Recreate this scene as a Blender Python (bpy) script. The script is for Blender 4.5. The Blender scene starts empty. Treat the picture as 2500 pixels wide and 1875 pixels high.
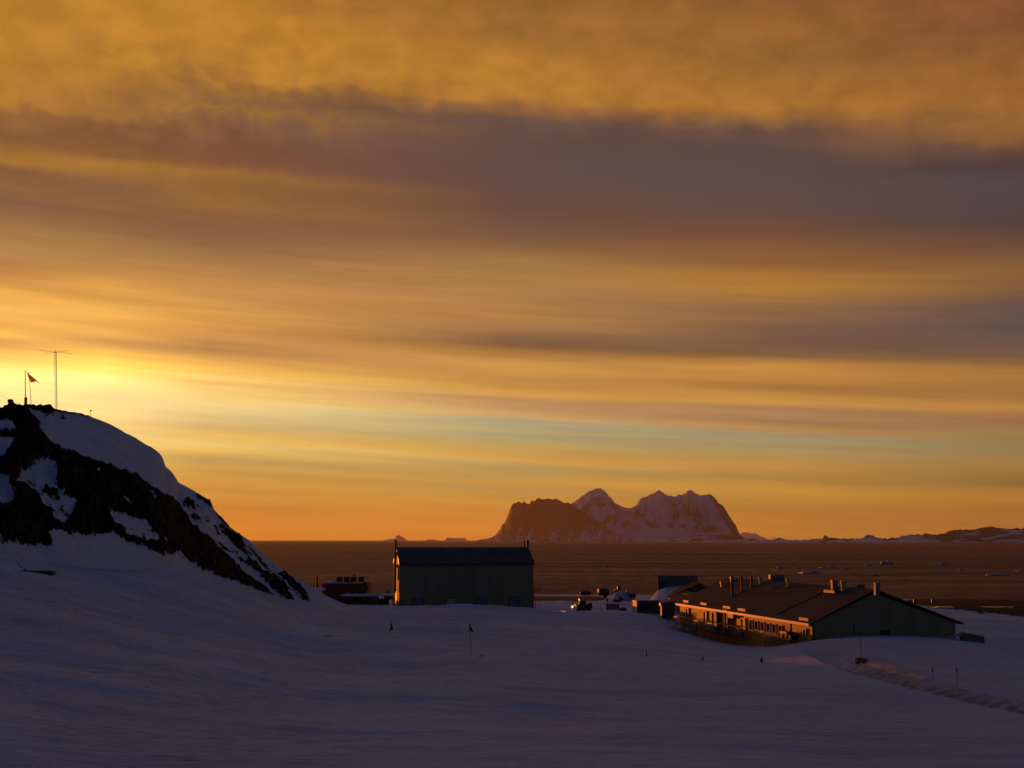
import bpy, math, random
import numpy as np
from mathutils import Vector, Matrix
random.seed(7)
rng = np.random.default_rng(11)
R = math.radians
scene = bpy.context.scene
C = scene.collection

# ------------------------------------------------------------------ camera
F = 3435.0                       # focal length in pixels of the 2500 px wide photograph
HOR = 1318.0                     # row of the true horizon
TH = math.atan((HOR - 937.5) / F)
cam_d = bpy.data.cameras.new('camera')
cam_d.sensor_width = 36.0
cam_d.lens = 36.0 * F / 2500.0
cam_d.clip_start = 0.3
cam_d.clip_end = 120000.0
cam = bpy.data.objects.new('camera', cam_d)
cam.rotation_euler = (math.pi / 2 + TH, 0, 0)
C.objects.link(cam)
scene.camera = cam
scene.view_settings.view_transform = 'Standard'
scene.view_settings.look = 'None'
EXPO = 0.9                       # exposed for the evening clouds
scene.view_settings.exposure = EXPO
scene.view_settings.gamma = 1.0
scene.cycles.max_bounces = 6
scene.cycles.volume_bounces = 0
scene.cycles.use_denoising = True

def ray(px, py):
    cx = (px - 1250.0) / F
    cy = (937.5 - py) / F
    return Vector((cx, math.cos(TH) - cy * math.sin(TH), math.sin(TH) + cy * math.cos(TH)))

def P(px, py, Y):
    d = ray(px, py)
    return d * (Y / d.y)

def hit(px, py, p0, n):
    d = ray(px, py)
    return d * (Vector(p0).dot(n) / d.dot(n))

def lin(c):
    return tuple(((v / 255.0) / 12.92 if v <= 10 else ((v / 255.0 + 0.055) / 1.055) ** 2.4) for v in c)

# ------------------------------------------------------------------ node helpers
class NT:
    def __init__(self, nt):
        self.nt = nt
    def new(self, t, **kw):
        n = self.nt.nodes.new(t)
        for k, v in kw.items():
            setattr(n, k, v)
        return n
    def put(self, sock, v):
        if v is None:
            return
        if hasattr(v, 'links') or isinstance(v, bpy.types.NodeSocket):
            self.nt.links.new(v, sock)
        else:
            sock.default_value = v
    def m(self, op, a, b=None, c=None, clamp=False):
        n = self.new('ShaderNodeMath', operation=op, use_clamp=clamp)
        for i, v in enumerate((a, b, c)):
            self.put(n.inputs[i], v)
        return n.outputs[0]
    def smooth(self, v, a, b, lo=0.0, hi=1.0):
        n = self.new('ShaderNodeMapRange', interpolation_type='SMOOTHSTEP')
        for i, x in enumerate((v, a, b, lo, hi)):
            self.put(n.inputs[i], x)
        return n.outputs[0]
    def linr(self, v, a, b, lo=0.0, hi=1.0):
        n = self.new('ShaderNodeMapRange')
        for i, x in enumerate((v, a, b, lo, hi)):
            self.put(n.inputs[i], x)
        return n.outputs[0]
    def xyz(self, x, y, z=0.0):
        n = self.new('ShaderNodeCombineXYZ')
        for i, v in enumerate((x, y, z)):
            self.put(n.inputs[i], v)
        return n.outputs[0]
    def noise(self, vec, scale, detail=4.0, rough=0.5, dist=0.0, dim='3D'):
        n = self.new('ShaderNodeTexNoise', noise_dimensions=dim)
        self.put(n.inputs['Vector'], vec)
        n.inputs['Scale'].default_value = scale
        n.inputs['Detail'].default_value = detail
        n.inputs['Roughness'].default_value = rough
        n.inputs['Distortion'].default_value = dist
        return n.outputs[0]
    def mix(self, f, a, b, blend='MIX'):
        n = self.new('ShaderNodeMix', data_type='RGBA', blend_type=blend)
        self.put(n.inputs[0], f)
        for s, v in ((6, a), (7, b)):
            if isinstance(v, tuple) and len(v) == 3:
                v = v + (1.0,)
            self.put(n.inputs[s], v)
        return n.outputs[2]
    def ramp(self, f, stops, interp='LINEAR'):
        n = self.new('ShaderNodeValToRGB')
        cr = n.color_ramp
        cr.interpolation = interp
        while len(cr.elements) > 1:
            cr.elements.remove(cr.elements[-1])
        cr.elements[0].position = stops[0][0]
        cr.elements[0].color = tuple(stops[0][1]) + (1.0,)
        for p, c in stops[1:]:
            e = cr.elements.new(p)
            e.color = tuple(c) + (1.0,)
        self.put(n.inputs[0], f)
        return n.outputs[0]

# ------------------------------------------------------------------ sun and sky
SUN_AZ, SUN_EL = R(-18.5), R(0.15)
sun_dir = Vector((math.sin(SUN_AZ) * math.cos(SUN_EL), math.cos(SUN_AZ) * math.cos(SUN_EL), math.sin(SUN_EL)))
sun_d = bpy.data.lights.new('sun', 'SUN')
sun_d.energy = 2.0
sun_d.angle = R(0.5)
sun_d.color = (1.0, 0.21, 0.02)
sun = bpy.data.objects.new('sun', sun_d)
sun.rotation_euler = sun_dir.to_track_quat('Z', 'Y').to_euler()
sun.location = (-60, 60, 60)
C.objects.link(sun)

# the evening clouds: rows of colour read off the sky at five bearings, (row, sRGB)
SKY = {
 0: [(0,(180,125,45)),(60,(190,130,48)),(150,(185,128,48)),(225,(178,120,50)),(255,(142,97,55)),(300,(142,97,55)),(325,(130,90,52)),
     (365,(155,108,52)),(390,(172,120,52)),(412,(132,92,62)),(450,(140,98,62)),(490,(127,91,65)),(520,(145,105,70)),(560,(165,120,70)),
     (600,(180,135,80)),(640,(180,125,72)),(665,(195,135,70)),(690,(212,152,75)),(715,(232,168,75)),(760,(235,175,85)),(790,(225,160,75)),
     (812,(245,185,85)),(830,(208,152,80)),(860,(238,178,90)),(888,(255,222,110)),(918,(255,252,150)),(950,(254,232,145)),(985,(252,220,148)),
     (1050,(250,216,145)),(1150,(248,190,95)),(1250,(240,160,60)),(1319,(232,138,40))],
 500: [(0,(185,125,45)),(90,(192,130,48)),(160,(182,125,50)),(205,(152,106,50)),(240,(137,96,60)),(262,(158,111,50)),(292,(137,96,65)),
     (340,(122,82,58)),(390,(126,83,55)),(420,(158,109,52)),(450,(145,100,52)),(500,(153,106,55)),(522,(136,93,60)),(560,(131,93,65)),
     (592,(142,102,68)),(622,(166,121,72)),(660,(180,130,75)),(690,(194,138,75)),(730,(198,143,75)),(762,(214,155,76)),(790,(213,150,73)),
     (812,(203,145,78)),(836,(188,135,75)),(852,(170,125,75)),(872,(207,150,75)),(897,(247,190,88)),(920,(252,206,112)),(936,(236,184,104)),
     (960,(250,210,120)),(985,(246,213,138)),(1010,(225,195,130)),(1035,(216,186,120)),(1055,(234,190,100)),(1084,(244,208,115)),
     (1102,(236,190,92)),(1120,(195,166,95)),(1140,(207,166,80)),(1165,(225,171,75)),(1190,(219,160,70)),(1206,(229,168,74)),
     (1232,(216,150,60)),(1272,(225,145,48)),(1310,(229,139,40)),(1319,(224,134,36))],
 250: [(0,(186,128,45)),(80,(192,131,48)),(150,(183,126,49)),(205,(170,116,52)),(245,(150,104,54)),(275,(158,110,52)),(300,(140,98,58)),(340,(126,84,55)),
     (380,(140,95,53)),(405,(172,119,52)),(425,(150,104,56)),(450,(133,95,64)),(492,(135,97,62)),(522,(135,95,64)),(560,(145,104,67)),(600,(172,126,74)),
     (640,(178,128,74)),(672,(205,148,74)),(700,(222,160,75)),(735,(212,155,75)),(765,(235,174,82)),(795,(220,157,74)),(812,(235,174,82)),(832,(202,147,80)),(860,(243,186,82)),
     (888,(255,224,100)),(912,(255,240,120)),(926,(255,246,152)),(945,(255,233,140)),(962,(250,222,148)),(990,(250,218,142)),(1040,(250,212,132)),(1080,(250,214,125)),(1140,(236,190,95)),
     (1200,(236,175,75)),(1260,(236,155,52)),(1319,(230,137,38))],
 1250: [(0,(150,100,45)),(80,(156,106,48)),(135,(180,122,48)),(200,(184,125,48)),(237,(174,117,50)),(262,(138,94,60)),(292,(106,79,65)),
     (350,(100,75,65)),(420,(100,75,68)),(500,(105,75,60)),(550,(115,82,60)),(592,(127,91,62)),(632,(160,118,70)),(662,(171,125,72)),
     (705,(172,125,75)),(742,(178,129,77)),(772,(180,128,70)),(800,(168,123,78)),(826,(127,97,68)),(845,(127,94,60)),(864,(176,126,65)),
     (882,(201,145,75)),(897,(213,154,75)),(920,(205,150,78)),(945,(196,141,70)),(960,(224,164,80)),(975,(192,146,95)),(990,(195,150,100)),
     (1005,(200,160,105)),(1018,(214,174,110)),(1028,(172,166,130)),(1050,(184,171,118)),(1066,(172,165,120)),(1082,(190,166,100)),
     (1105,(214,170,85)),(1122,(223,174,85)),(1136,(188,165,100)),(1160,(196,165,90)),(1176,(218,169,78)),(1195,(188,156,85)),
     (1216,(209,160,72)),(1250,(215,150,60)),(1290,(224,144,55)),(1319,(214,125,50))],
 1900: [(0,(140,90,48)),(60,(154,101,48)),(150,(142,96,48)),(192,(160,108,48)),(260,(171,114,46)),(292,(145,98,52)),(322,(106,76,62)),
     (360,(93,73,65)),(450,(95,75,68)),(520,(102,75,62)),(570,(112,78,55)),(602,(130,88,55)),(642,(141,96,55)),(662,(160,110,52)),
     (692,(179,124,52)),(708,(181,127,58)),(732,(158,114,62)),(747,(137,101,65)),(775,(139,102,70)),(800,(121,93,70)),(842,(112,86,68)),
     (866,(128,97,62)),(887,(194,135,65)),(906,(199,144,68)),(925,(185,130,62)),(940,(167,119,60)),(956,(181,130,62)),(984,(213,154,75)),
     (1000,(167,129,85)),(1015,(178,137,90)),(1030,(157,121,80)),(1046,(193,145,85)),(1065,(162,150,115)),(1085,(165,152,110)),
     (1105,(179,154,95)),(1122,(185,150,85)),(1138,(199,150,75)),(1158,(194,145,66)),(1170,(168,136,72)),(1185,(204,154,62)),
     (1201,(223,159,65)),(1221,(196,145,60)),(1260,(191,131,52)),(1300,(204,135,55)),(1319,(190,115,50))],
 2500: [(0,(135,82,45)),(60,(127,81,48)),(150,(149,95,48)),(230,(155,100,48)),(300,(160,105,48)),(342,(148,97,50)),(368,(110,76,55)),
     (402,(78,60,56)),(442,(85,70,70)),(500,(83,68,68)),(542,(86,66,60)),(602,(106,76,58)),(642,(130,92,55)),(672,(139,98,58)),
     (702,(125,90,62)),(726,(113,86,65)),(744,(97,81,75)),(790,(93,80,78)),(832,(96,80,75)),(870,(115,88,65)),(892,(137,99,60)),
     (911,(173,124,62)),(940,(165,115,58)),(970,(162,116,62)),(990,(193,139,68)),(1015,(166,121,70)),(1031,(152,116,75)),
     (1060,(160,132,80)),(1092,(151,132,88)),(1106,(155,134,85)),(1126,(168,130,70)),(1160,(152,121,62)),(1182,(143,116,60)),
     (1200,(188,134,55)),(1216,(198,143,60)),(1232,(176,126,48)),(1272,(175,120,50)),(1319,(175,110,55))],
}
world = bpy.data.worlds.new('World')
scene.world = world
world.use_nodes = True
world.node_tree.nodes.clear()
w = NT(world.node_tree)
tc = w.new('ShaderNodeTexCoord')
sx = w.new('ShaderNodeSeparateXYZ')
w.put(sx.inputs[0], tc.outputs['Generated'])
X_, Y_, Z_ = sx.outputs
rho = w.m('SQRT', w.m('ADD', w.m('MULTIPLY', X_, X_), w.m('MULTIPLY', Y_, Y_)))
te = w.m('DIVIDE', Z_, w.m('MAXIMUM', rho, 0.05))
az = w.m('ARCTAN2', X_, Y_)
SHEAR = 0.055
U = w.m('MULTIPLY', az, F)
V = w.m('MULTIPLY', te, F)
V0 = w.m('ADD', V, w.m('MULTIPLY', w.m('MAXIMUM', w.m('MINIMUM', U, 1700.0), -1700.0), SHEAR))
# wind-drawn streaks low down, fleecy torn cloud high up
streak = w.noise(w.xyz(w.m('MULTIPLY', U, 0.0011), w.m('MULTIPLY', V0, 0.014)), 1.0, 6.0, 0.55, 0.3)
streak2 = w.noise(w.xyz(w.m('MULTIPLY', U, 0.0022), w.m('MULTIPLY', V0, 0.055), 3.3), 1.0, 5.0, 0.55, 0.2)
fleece = w.noise(w.xyz(w.m('MULTIPLY', U, 0.0085), w.m('MULTIPLY', V, 0.0135), 7.7), 1.0, 7.0, 0.50, 0.25)
fleece2 = w.noise(w.xyz(w.m('MULTIPLY', w.m('ADD', U, w.m('MULTIPLY', V, 0.25)), 0.020), w.m('MULTIPLY', V, 0.0065), 1.7), 1.0, 5.0, 0.5, 0.4)
up = w.smooth(V0, 620.0, 880.0)
leftness = w.smooth(U, -700.0, -50.0, 1.2, 0.42)
dV = w.m('ADD',
    w.m('MULTIPLY', w.m('SUBTRACT', streak, 0.5), w.linr(up, 0.0, 1.0, 32.0, 36.0)),
    w.m('MULTIPLY', w.m('MULTIPLY', w.smooth(V0, 800.0, 990.0), leftness), w.m('ADD',
        w.m('MULTIPLY', w.m('SUBTRACT', fleece, 0.5), 95.0),
        w.m('MULTIPLY', w.m('SUBTRACT', fleece2, 0.5), 80.0))))
VS = w.m('ADD', V0, dV)
LO0, LO1, HI1 = -100.0, 480.0, 1520.0
tlo = w.linr(VS, LO0, LO1)
thi = w.linr(VS, LO1, HI1)
is_hi = w.m('GREATER_THAN', VS, LO1)
prev = None
prevU = None
for px in sorted(SKY):
    st = []
    for py, c in SKY[px]:
        d = ray(px, py)
        v = d.z / math.hypot(d.x, d.y) * F
        u = math.atan2(d.x, d.y) * F
        if px >= 1250 and 285 < py < 565: c = (c[0] - 6, c[1] - 1, c[2] + 4)
        g_ = min(1.0, max(0.0, (py - 1180) / 120.0))
        st.append((v + SHEAR * u, lin((c[0] * (1 + 0.02 * g_), c[1] * (1 + 0.075 * g_), c[2] * (1 - 0.25 * g_)))))
    st.sort()
    lo = [((v - LO0) / (LO1 - LO0), c) for v, c in st if v <= LO1]
    hi = [((v - LO1) / (HI1 - LO1), c) for v, c in st if v > LO1]
    va, vb = [s for s in st if s[0] <= LO1][-1], [s for s in st if s[0] > LO1][0]
    f = (LO1 - va[0]) / (vb[0] - va[0])
    seam = tuple(a + (b - a) * f for a, b in zip(va[1], vb[1]))
    lo.append((1.0, seam)); hi.insert(0, (0.0, seam))
    col = w.mix(is_hi, w.ramp(tlo, lo[-32:]), w.ramp(thi, hi[:32]))
    u = math.atan((px - 1250.0) / F) * F
    if prev is None:
        prev = col
    else:
        prev = w.mix(w.linr(U, prevU, u), prev, col)
    prevU = u
# light and dark inside the clouds
mod = w.m('ADD', 1.0, w.m('ADD',
    w.m('MULTIPLY', w.m('SUBTRACT', streak2, 0.5), w.linr(up, 0.0, 1.0, 0.46, 0.08)),
    w.m('MULTIPLY', w.m('MAXIMUM', w.smooth(V0, 960.0, 1080.0), w.m('MULTIPLY', up, w.smooth(U, -700.0, -300.0, 0.7, 0.06))), w.m('MULTIPLY', w.m('SUBTRACT', fleece, 0.5), 0.80))))
mod = w.m('MULTIPLY', mod, w.smooth(te, 0.0, 0.05, 1.12, 1.0))
# the sun just behind the hill lights the thin cloud around it
mod = w.m('MULTIPLY', mod, w.m('ADD', 1.0, w.m('MULTIPLY', w.smooth(U, -1350.0, 150.0, 0.30, 0.0), w.m('MULTIPLY', w.smooth(V, 720.0, 430.0), w.smooth(V, 120.0, 300.0)))))
clouds = w.mix(1.0, prev, w.xyz(mod, mod, mod), 'MULTIPLY')
nish = w.new('ShaderNodeTexSky')
nish.sky_type = 'NISHITA'
nish.sun_disc = False
nish.sun_elevation = SUN_EL
nish.sun_rotation = SUN_AZ % (2 * math.pi)
nish.altitude = 30.0
DUSK = 0.115
tint = w.mix(w.smooth(te, 0.05, 0.9), (0.80 * DUSK, 0.80 * DUSK, 0.85 * DUSK), (0.26 * DUSK, 0.60 * DUSK, 1.52 * DUSK))
dusk = w.mix(1.0, nish.outputs[0], tint, 'MULTIPLY')
away = w.m('MAXIMUM', w.smooth(w.m('ABSOLUTE', w.m('ADD', az, R(12.0))), R(33.0), R(56.0)), w.smooth(te, 0.39, 0.54))
sky_col = w.mix(away, clouds, dusk)
bg = w.new('ShaderNodeBackground')
w.put(bg.inputs[0], sky_col)
bg.inputs[1].default_value = 2.0 ** -EXPO
wo = w.new('ShaderNodeOutputWorld')
w.put(wo.inputs[0], bg.outputs[0])

# ------------------------------------------------------------------ numpy noise
def vnoise(x, y, seed=0):
    xi = np.floor(x).astype(np.int64); yi = np.floor(y).astype(np.int64)
    fx = x - xi; fy = y - yi
    fx = fx * fx * (3 - 2 * fx); fy = fy * fy * (3 - 2 * fy)
    def h(a, b):
        n = (a * 374761393 + b * 668265263 + seed * 1442695041) & 0x7fffffff
        n = ((n ^ (n >> 13)) * 1274126177) & 0x7fffffff
        n = n ^ (n >> 16)
        return (n & 0xffff) / 65535.0
    a = h(xi, yi); b = h(xi + 1, yi); c = h(xi, yi + 1); d = h(xi + 1, yi + 1)
    return (a + (b - a) * fx) * (1 - fy) + (c + (d - c) * fx) * fy - 0.5

def fbm(x, y, octs=5, seed=0, gain=0.5, ridged=False):
    s = np.zeros(np.broadcast(x, y).shape); amp = 1.0; fr = 1.0
    for k in range(octs):
        n = vnoise(x * fr + 17.3 * k, y * fr - 9.1 * k, seed + k)
        s = s + amp * ((0.5 - 2 * np.abs(n)) if ridged else n)
        amp *= gain; fr *= 2.03
    return s

# ------------------------------------------------------------------ materials
def principled(name, base, rough=0.7, var=0.25, vscale=3.0, bump=0.0, bscale=20.0, metallic=0.0, spec=0.5, stretch=(1, 1, 1)):
    mt = bpy.data.materials.new(name)
    mt.use_nodes = True
    n = NT(mt.node_tree)
    bs = mt.node_tree.nodes['Principled BSDF']
    tc = n.new('ShaderNodeTexCoord')
    mp = n.new('ShaderNodeMapping')
    n.put(mp.inputs[0], tc.outputs['Object'])
    mp.inputs['Scale'].default_value = stretch
    nz = n.noise(mp.outputs[0], vscale, 5.0, 0.6)
    lo = tuple(c * (1 - var) for c in base); hi = tuple(min(1, c * (1 + var)) for c in base)
    n.put(bs.inputs['Base Color'], n.ramp(nz, [(0.3, lo), (0.7, hi)]))
    bs.inputs['Roughness'].default_value = rough
    bs.inputs['Metallic'].default_value = metallic
    bs.inputs['Specular IOR Level'].default_value = spec
    if bump:
        b = n.new('ShaderNodeBump')
        b.inputs['Strength'].default_value = bump
        b.inputs['Distance'].default_value = 0.05
        n.put(b.inputs['Height'], n.noise(mp.outputs[0], bscale, 4.0, 0.6))
        n.put(bs.inputs['Normal'], b.outputs[0])
    return mt

def cladding(name, base, pitch=0.35, rough=0.55, spec=0.3):
    """profiled metal sheet: upright ribs and faint weathering"""
    mt = principled(name, base, rough, 0.18, 0.6, spec=spec, stretch=(1, 1, 0.25))
    n = NT(mt.node_tree)
    bs = mt.node_tree.nodes['Principled BSDF']
    tc = n.new('ShaderNodeTexCoord')
    s = n.new('ShaderNodeSeparateXYZ')
    n.put(s.inputs[0], tc.outputs['Object'])
    wv = n.m('SINE', n.m('MULTIPLY', n.m('ADD', s.outputs[0], s.outputs[1]), 2 * math.pi / pitch))
    b = n.new('ShaderNodeBump')
    b.inputs['Strength'].default_value = 0.35
    b.inputs['Distance'].default_value = 0.03
    n.put(b.inputs['Height'], n.m('SIGN', wv))
    n.put(bs.inputs['Normal'], b.outputs[0])
    return mt

SNOW = (0.80, 0.82, 0.86)
def snow_material(name, rock=None, edge=0.10, nscale=0.6, dirt=False, far=1.0, ragged=1.2):
    mt = bpy.data.materials.new(name)
    mt.use_nodes = True
    n = NT(mt.node_tree)
    bs = mt.node_tree.nodes['Principled BSDF']
    geo = n.new('ShaderNodeNewGeometry')
    pos = geo.outputs['Position']
    mp = n.new('ShaderNodeMapping'); n.put(mp.inputs[0], pos)
    mp.inputs['Rotation'].default_value = (0, 0, R(12))
    mp.inputs['Scale'].default_value = (0.35, 1.0, 1.0)
    big = n.noise(mp.outputs[0], 0.22 / far, 6.0, 0.62, 0.6)
    small = n.noise(mp.outputs[0], 1.6 / far, 5.0, 0.6, 0.4)
    mpc = n.new('ShaderNodeMapping'); n.put(mpc.inputs[0], pos)
    mpc.inputs['Rotation'].default_value = (0, 0, R(-25)); mpc.inputs['Scale'].default_value = (0.5, 1.0, 1.0)
    blue_mauve = n.m('ADD', n.m('MULTIPLY', n.noise(mpc.outputs[0], 0.055 / far, 5.0, 0.6, 0.8), 0.75), n.m('MULTIPLY', big, 0.25))
    # blue and mauve light on the slopes, painted into the snow as broad patches
    snow = n.ramp(blue_mauve, [(0.36, (0.54, 0.65, 0.86)), (0.48, (0.75, 0.77, 0.85)), (0.62, (0.91, 0.85, 0.82))])
    # shade of small dimples, painted into the snow colour as bluer spots
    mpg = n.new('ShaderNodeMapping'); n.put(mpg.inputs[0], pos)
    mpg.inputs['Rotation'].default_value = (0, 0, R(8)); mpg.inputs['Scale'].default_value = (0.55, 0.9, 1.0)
    dimple_shade = n.m('MULTIPLY', n.smooth(n.noise(mpg.outputs[0], 2.1 / far, 4.0, 0.6, 1.0), 0.52, 0.68), n.smooth(n.noise(pos, 0.13 / far, 3.0, 0.5), 0.40, 0.62, 0.15, 0.75))
    snow = n.mix(dimple_shade, snow, (0.42, 0.52, 0.74))
    col = snow
    rough = 0.65
    sheen = 0.25
    grain = n.noise(mp.outputs[0], 5.5 / far, 4.0, 0.6, 0.6)
    trod = n.smooth(n.noise(pos, 0.16 / far, 3.0, 0.5), 0.38, 0.6)
    pits = n.smooth(n.noise(mp.outputs[0], 2.6 / far, 3.0, 0.55, 0.8), 0.55, 0.66, 0.0, -0.55)
    grain = n.m('ADD', grain, n.m('MULTIPLY', pits, 1.6))
    height = n.m('ADD', n.m('ADD', n.m('MULTIPLY', big, 0.9), n.m('MULTIPLY', small, 0.5)), n.m('MULTIPLY', grain, n.linr(trod, 0.0, 1.0, 0.10, 0.30)))
    if dirt:
        at = n.new('ShaderNodeAttribute'); at.attribute_name = 'dirt'
        d = n.m('MULTIPLY', at.outputs['Fac'], n.smooth(n.noise(pos, 1.1, 5.0, 0.65), 0.32, 0.62))
        col = n.mix(d, snow, (0.25, 0.22, 0.17))
    if rock:
        at = n.new('ShaderNodeAttribute'); at.attribute_name = 'rock'
        rz = n.noise(pos, nscale, 7.0, 0.68)
        f = n.m('ADD', at.outputs['Fac'], n.m('MULTIPLY', n.m('SUBTRACT', rz, 0.5), ragged))
        f = n.smooth(f, 0.5 - edge, 0.5 + edge)
        rv = n.noise(pos, nscale * 0.5, 6.0, 0.65)
        rcol = n.ramp(rv, [(0.3, tuple(c * 0.55 for c in rock)), (0.5, rock), (0.72, tuple(min(1, c * 1.5) for c in rock))])
        col = n.mix(f, snow, rcol)
        height = n.m('ADD', n.m('MULTIPLY', height, 0.5), n.m('MULTIPLY', f, n.m('MULTIPLY', n.noise(pos, nscale * 3.2, 8.0, 0.72), 2.0)))
        sheen = n.linr(f, 0.0, 1.0, 0.25, 0.03)
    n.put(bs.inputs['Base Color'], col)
    bs.inputs['Roughness'].default_value = rough
    n.put(bs.inputs['Specular IOR Level'], sheen)
    b = n.new('ShaderNodeBump')
    b.inputs['Strength'].default_value = 0.95
    b.inputs['Distance'].default_value = 0.55 * far
    n.put(b.inputs['Height'], height)
    n.put(bs.inputs['Normal'], b.outputs[0])
    return mt

# ------------------------------------------------------------------ object helpers
def tag(o, label=None, cat=None, group=None, kind=None):
    if label: o['label'] = label
    if cat: o['category'] = cat
    if group: o['group'] = group
    if kind: o['kind'] = kind
    return o

def grid_object(name, V3, mat, attrs=None, wrap=False):
    """V3: array rows x cols x 3 -> one smooth mesh"""
    nr, nc = V3.shape[:2]
    verts = V3.reshape(-1, 3)
    ii, jj = np.meshgrid(np.arange(nr - 1), np.arange(nc if wrap else nc - 1), indexing='ij')
    j2 = (jj + 1) % nc
    q = np.stack([ii * nc + jj, ii * nc + j2, (ii + 1) * nc + j2, (ii + 1) * nc + jj], -1).reshape(-1, 4)
    me = bpy.data.meshes.new(name)
    me.vertices.add(len(verts))
    me.vertices.foreach_set('co', verts.astype(np.float32).ravel())
    me.loops.add(q.size)
    me.loops.foreach_set('vertex_index', q.astype(np.int32).ravel())
    me.polygons.add(len(q))
    me.polygons.foreach_set('loop_start', np.arange(0, q.size, 4, dtype=np.int32))
    me.polygons.foreach_set('loop_total', np.full(len(q), 4, dtype=np.int32))
    me.update(calc_edges=True)
    me.polygons.foreach_set('use_smooth', np.ones(len(q), dtype=bool))
    for k, a in (attrs or {}).items():
        at = me.attributes.new(k, 'FLOAT', 'POINT')
        at.data.foreach_set('value', a.astype(np.float32).ravel())
    me.materials.append(mat)
    o = bpy.data.objects.new(name, me)
    C.objects.link(o)
    return o

class MB:
    def __init__(self):
        self.v = []; self.f = []; self.s = []
    def add(self, vs, fs, smooth=False):
        b = len(self.v)
        self.v += [tuple(p) for p in vs]
        self.f += [tuple(b + i for i in f) for f in fs]
        self.s += [smooth] * len(fs)
        return self
    def box(self, c, d, rz=0.0, taper=1.0, rot=None):
        hx, hy, hz = d[0] / 2, d[1] / 2, d[2] / 2
        pts = [(-hx, -hy, -hz), (hx, -hy, -hz), (hx, hy, -hz), (-hx, hy, -hz),
               (-hx * taper, -hy * taper, hz), (hx * taper, -hy * taper, hz), (hx * taper, hy * taper, hz), (-hx * taper, hy * taper, hz)]
        M = rot if rot is not None else Matrix.Rotation(rz, 3, 'Z')
        pts = [M @ Vector(p) + Vector(c) for p in pts]
        return self.add(pts, [(0, 3, 2, 1), (4, 5, 6, 7), (0, 1, 5, 4), (1, 2, 6, 5), (2, 3, 7, 6), (3, 0, 4, 7)])
    def bar(self, p0, p1, w, h=None):
        """square bar from p0 to p1"""
        p0, p1 = Vector(p0), Vector(p1); h = h or w
        d = p1 - p0
        q = d.to_track_quat('Z', 'Y').to_matrix()
        return self.box((p0 + p1) / 2, (w, h, d.length), rot=q)
    def cyl(self, p0, p1, r0, r1=None, n=12, caps=True):
        p0, p1 = Vector(p0), Vector(p1); r1 = r0 if r1 is None else r1
        q = (p1 - p0).to_track_quat('Z', 'Y').to_matrix()
        vs = []
        for p, r in ((p0, r0), (p1, r1)):
            for k in range(n):
                a = 2 * math.pi * k / n
                vs.append(p + q @ Vector((r * math.cos(a), r * math.sin(a), 0)))
        fs = [(k, (k + 1) % n, n + (k + 1) % n, n + k) for k in range(n)]
        self.add(vs, fs, True)
        if caps:
            self.add(vs[:n], [tuple(reversed(range(n)))]); self.add(vs[n:], [tuple(range(n))])
        return self
    def tube(self, pts, r, n=6):
        for a, b in zip(pts[:-1], pts[1:]):
            self.cyl(a, b, r, r, n)
        return self
    def prism(self, poly, y0, y1, axis='y'):
        """polygon in (a, z) pushed from y0 to y1 along the axis"""
        n = len(poly)
        if axis == 'y':
            vs = [(a, y0, z) for a, z in poly] + [(a, y1, z) for a, z in poly]
        else:
            vs = [(y0, a, z) for a, z in poly] + [(y1, a, z) for a, z in poly]
        fs = [tuple(range(n)), tuple(reversed(range(n, 2 * n)))] + [(k, n + k, n + (k + 1) % n, (k + 1) % n) for k in range(n)]
        return self.add(vs, fs)
    def lump(self, c, d, seed=0, rough=0.25, nu=18, nv=12, flat=0.0, fr=1.6):
        """uneven closed lump (rock, ice, tarpaulin)"""
        vs = [(c[0], c[1], c[2] - d[2] / 2)]
        for i in range(1, nv):
            ph = math.pi * i / nv
            for j in range(nu):
                th = 2 * math.pi * j / nu
                p = np.array([math.sin(ph) * math.cos(th), math.sin(ph) * math.sin(th), -math.cos(ph)])
                p = np.sign(p) * np.abs(p) ** (1 - flat)
                k = 1 + rough * float(fbm(np.array([p[0] * fr + seed * 3.1 + p[2]]), np.array([p[1] * fr + p[2] * fr * 0.7 + seed]), 4, seed)[0])
                vs.append((c[0] + p[0] * d[0] / 2 * k, c[1] + p[1] * d[1] / 2 * k, c[2] + p[2] * d[2] / 2 * k))
        vs.append((c[0], c[1], c[2] + d[2] / 2 * (1 + rough * 0.2)))
        fs = [(0, 1 + (j + 1) % nu, 1 + j) for j in range(nu)]
        for i in range(nv - 2):
            a = 1 + i * nu
            fs += [(a + j, a + (j + 1) % nu, a + nu + (j + 1) % nu, a + nu + j) for j in range(nu)]
        a = 1 + (nv - 2) * nu; t = len(vs) - 1
        fs += [(a + j, a + (j + 1) % nu, t) for j in range(nu)]
        return self.add(vs, fs, True)
    def build(self, name, mat, parent=None, bevel=0.0):
        me = bpy.data.meshes.new(name)
        me.from_pydata(self.v, [], self.f)
        me.polygons.foreach_set('use_smooth', self.s)
        me.validate()
        import bmesh
        bm = bmesh.new(); bm.from_mesh(me)
        bmesh.ops.recalc_face_normals(bm, faces=bm.faces)
        bm.to_mesh(me); bm.free()
        me.materials.append(mat)
        o = bpy.data.objects.new(name, me)
        C.objects.link(o)
        if parent: o.parent = parent
        if bevel:
            bv = o.modifiers.new('bevel', 'BEVEL'); bv.width = bevel; bv.segments = 2; bv.limit_method = 'ANGLE'
        return o

def thing(name, loc, label, cat, rz=0.0, group=None):
    o = bpy.data.objects.new(name, None)
    o.empty_display_size = 0.5
    o.location = loc; o.rotation_euler = (0, 0, rz)
    C.objects.link(o)
    return tag(o, label, cat, group)

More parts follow.
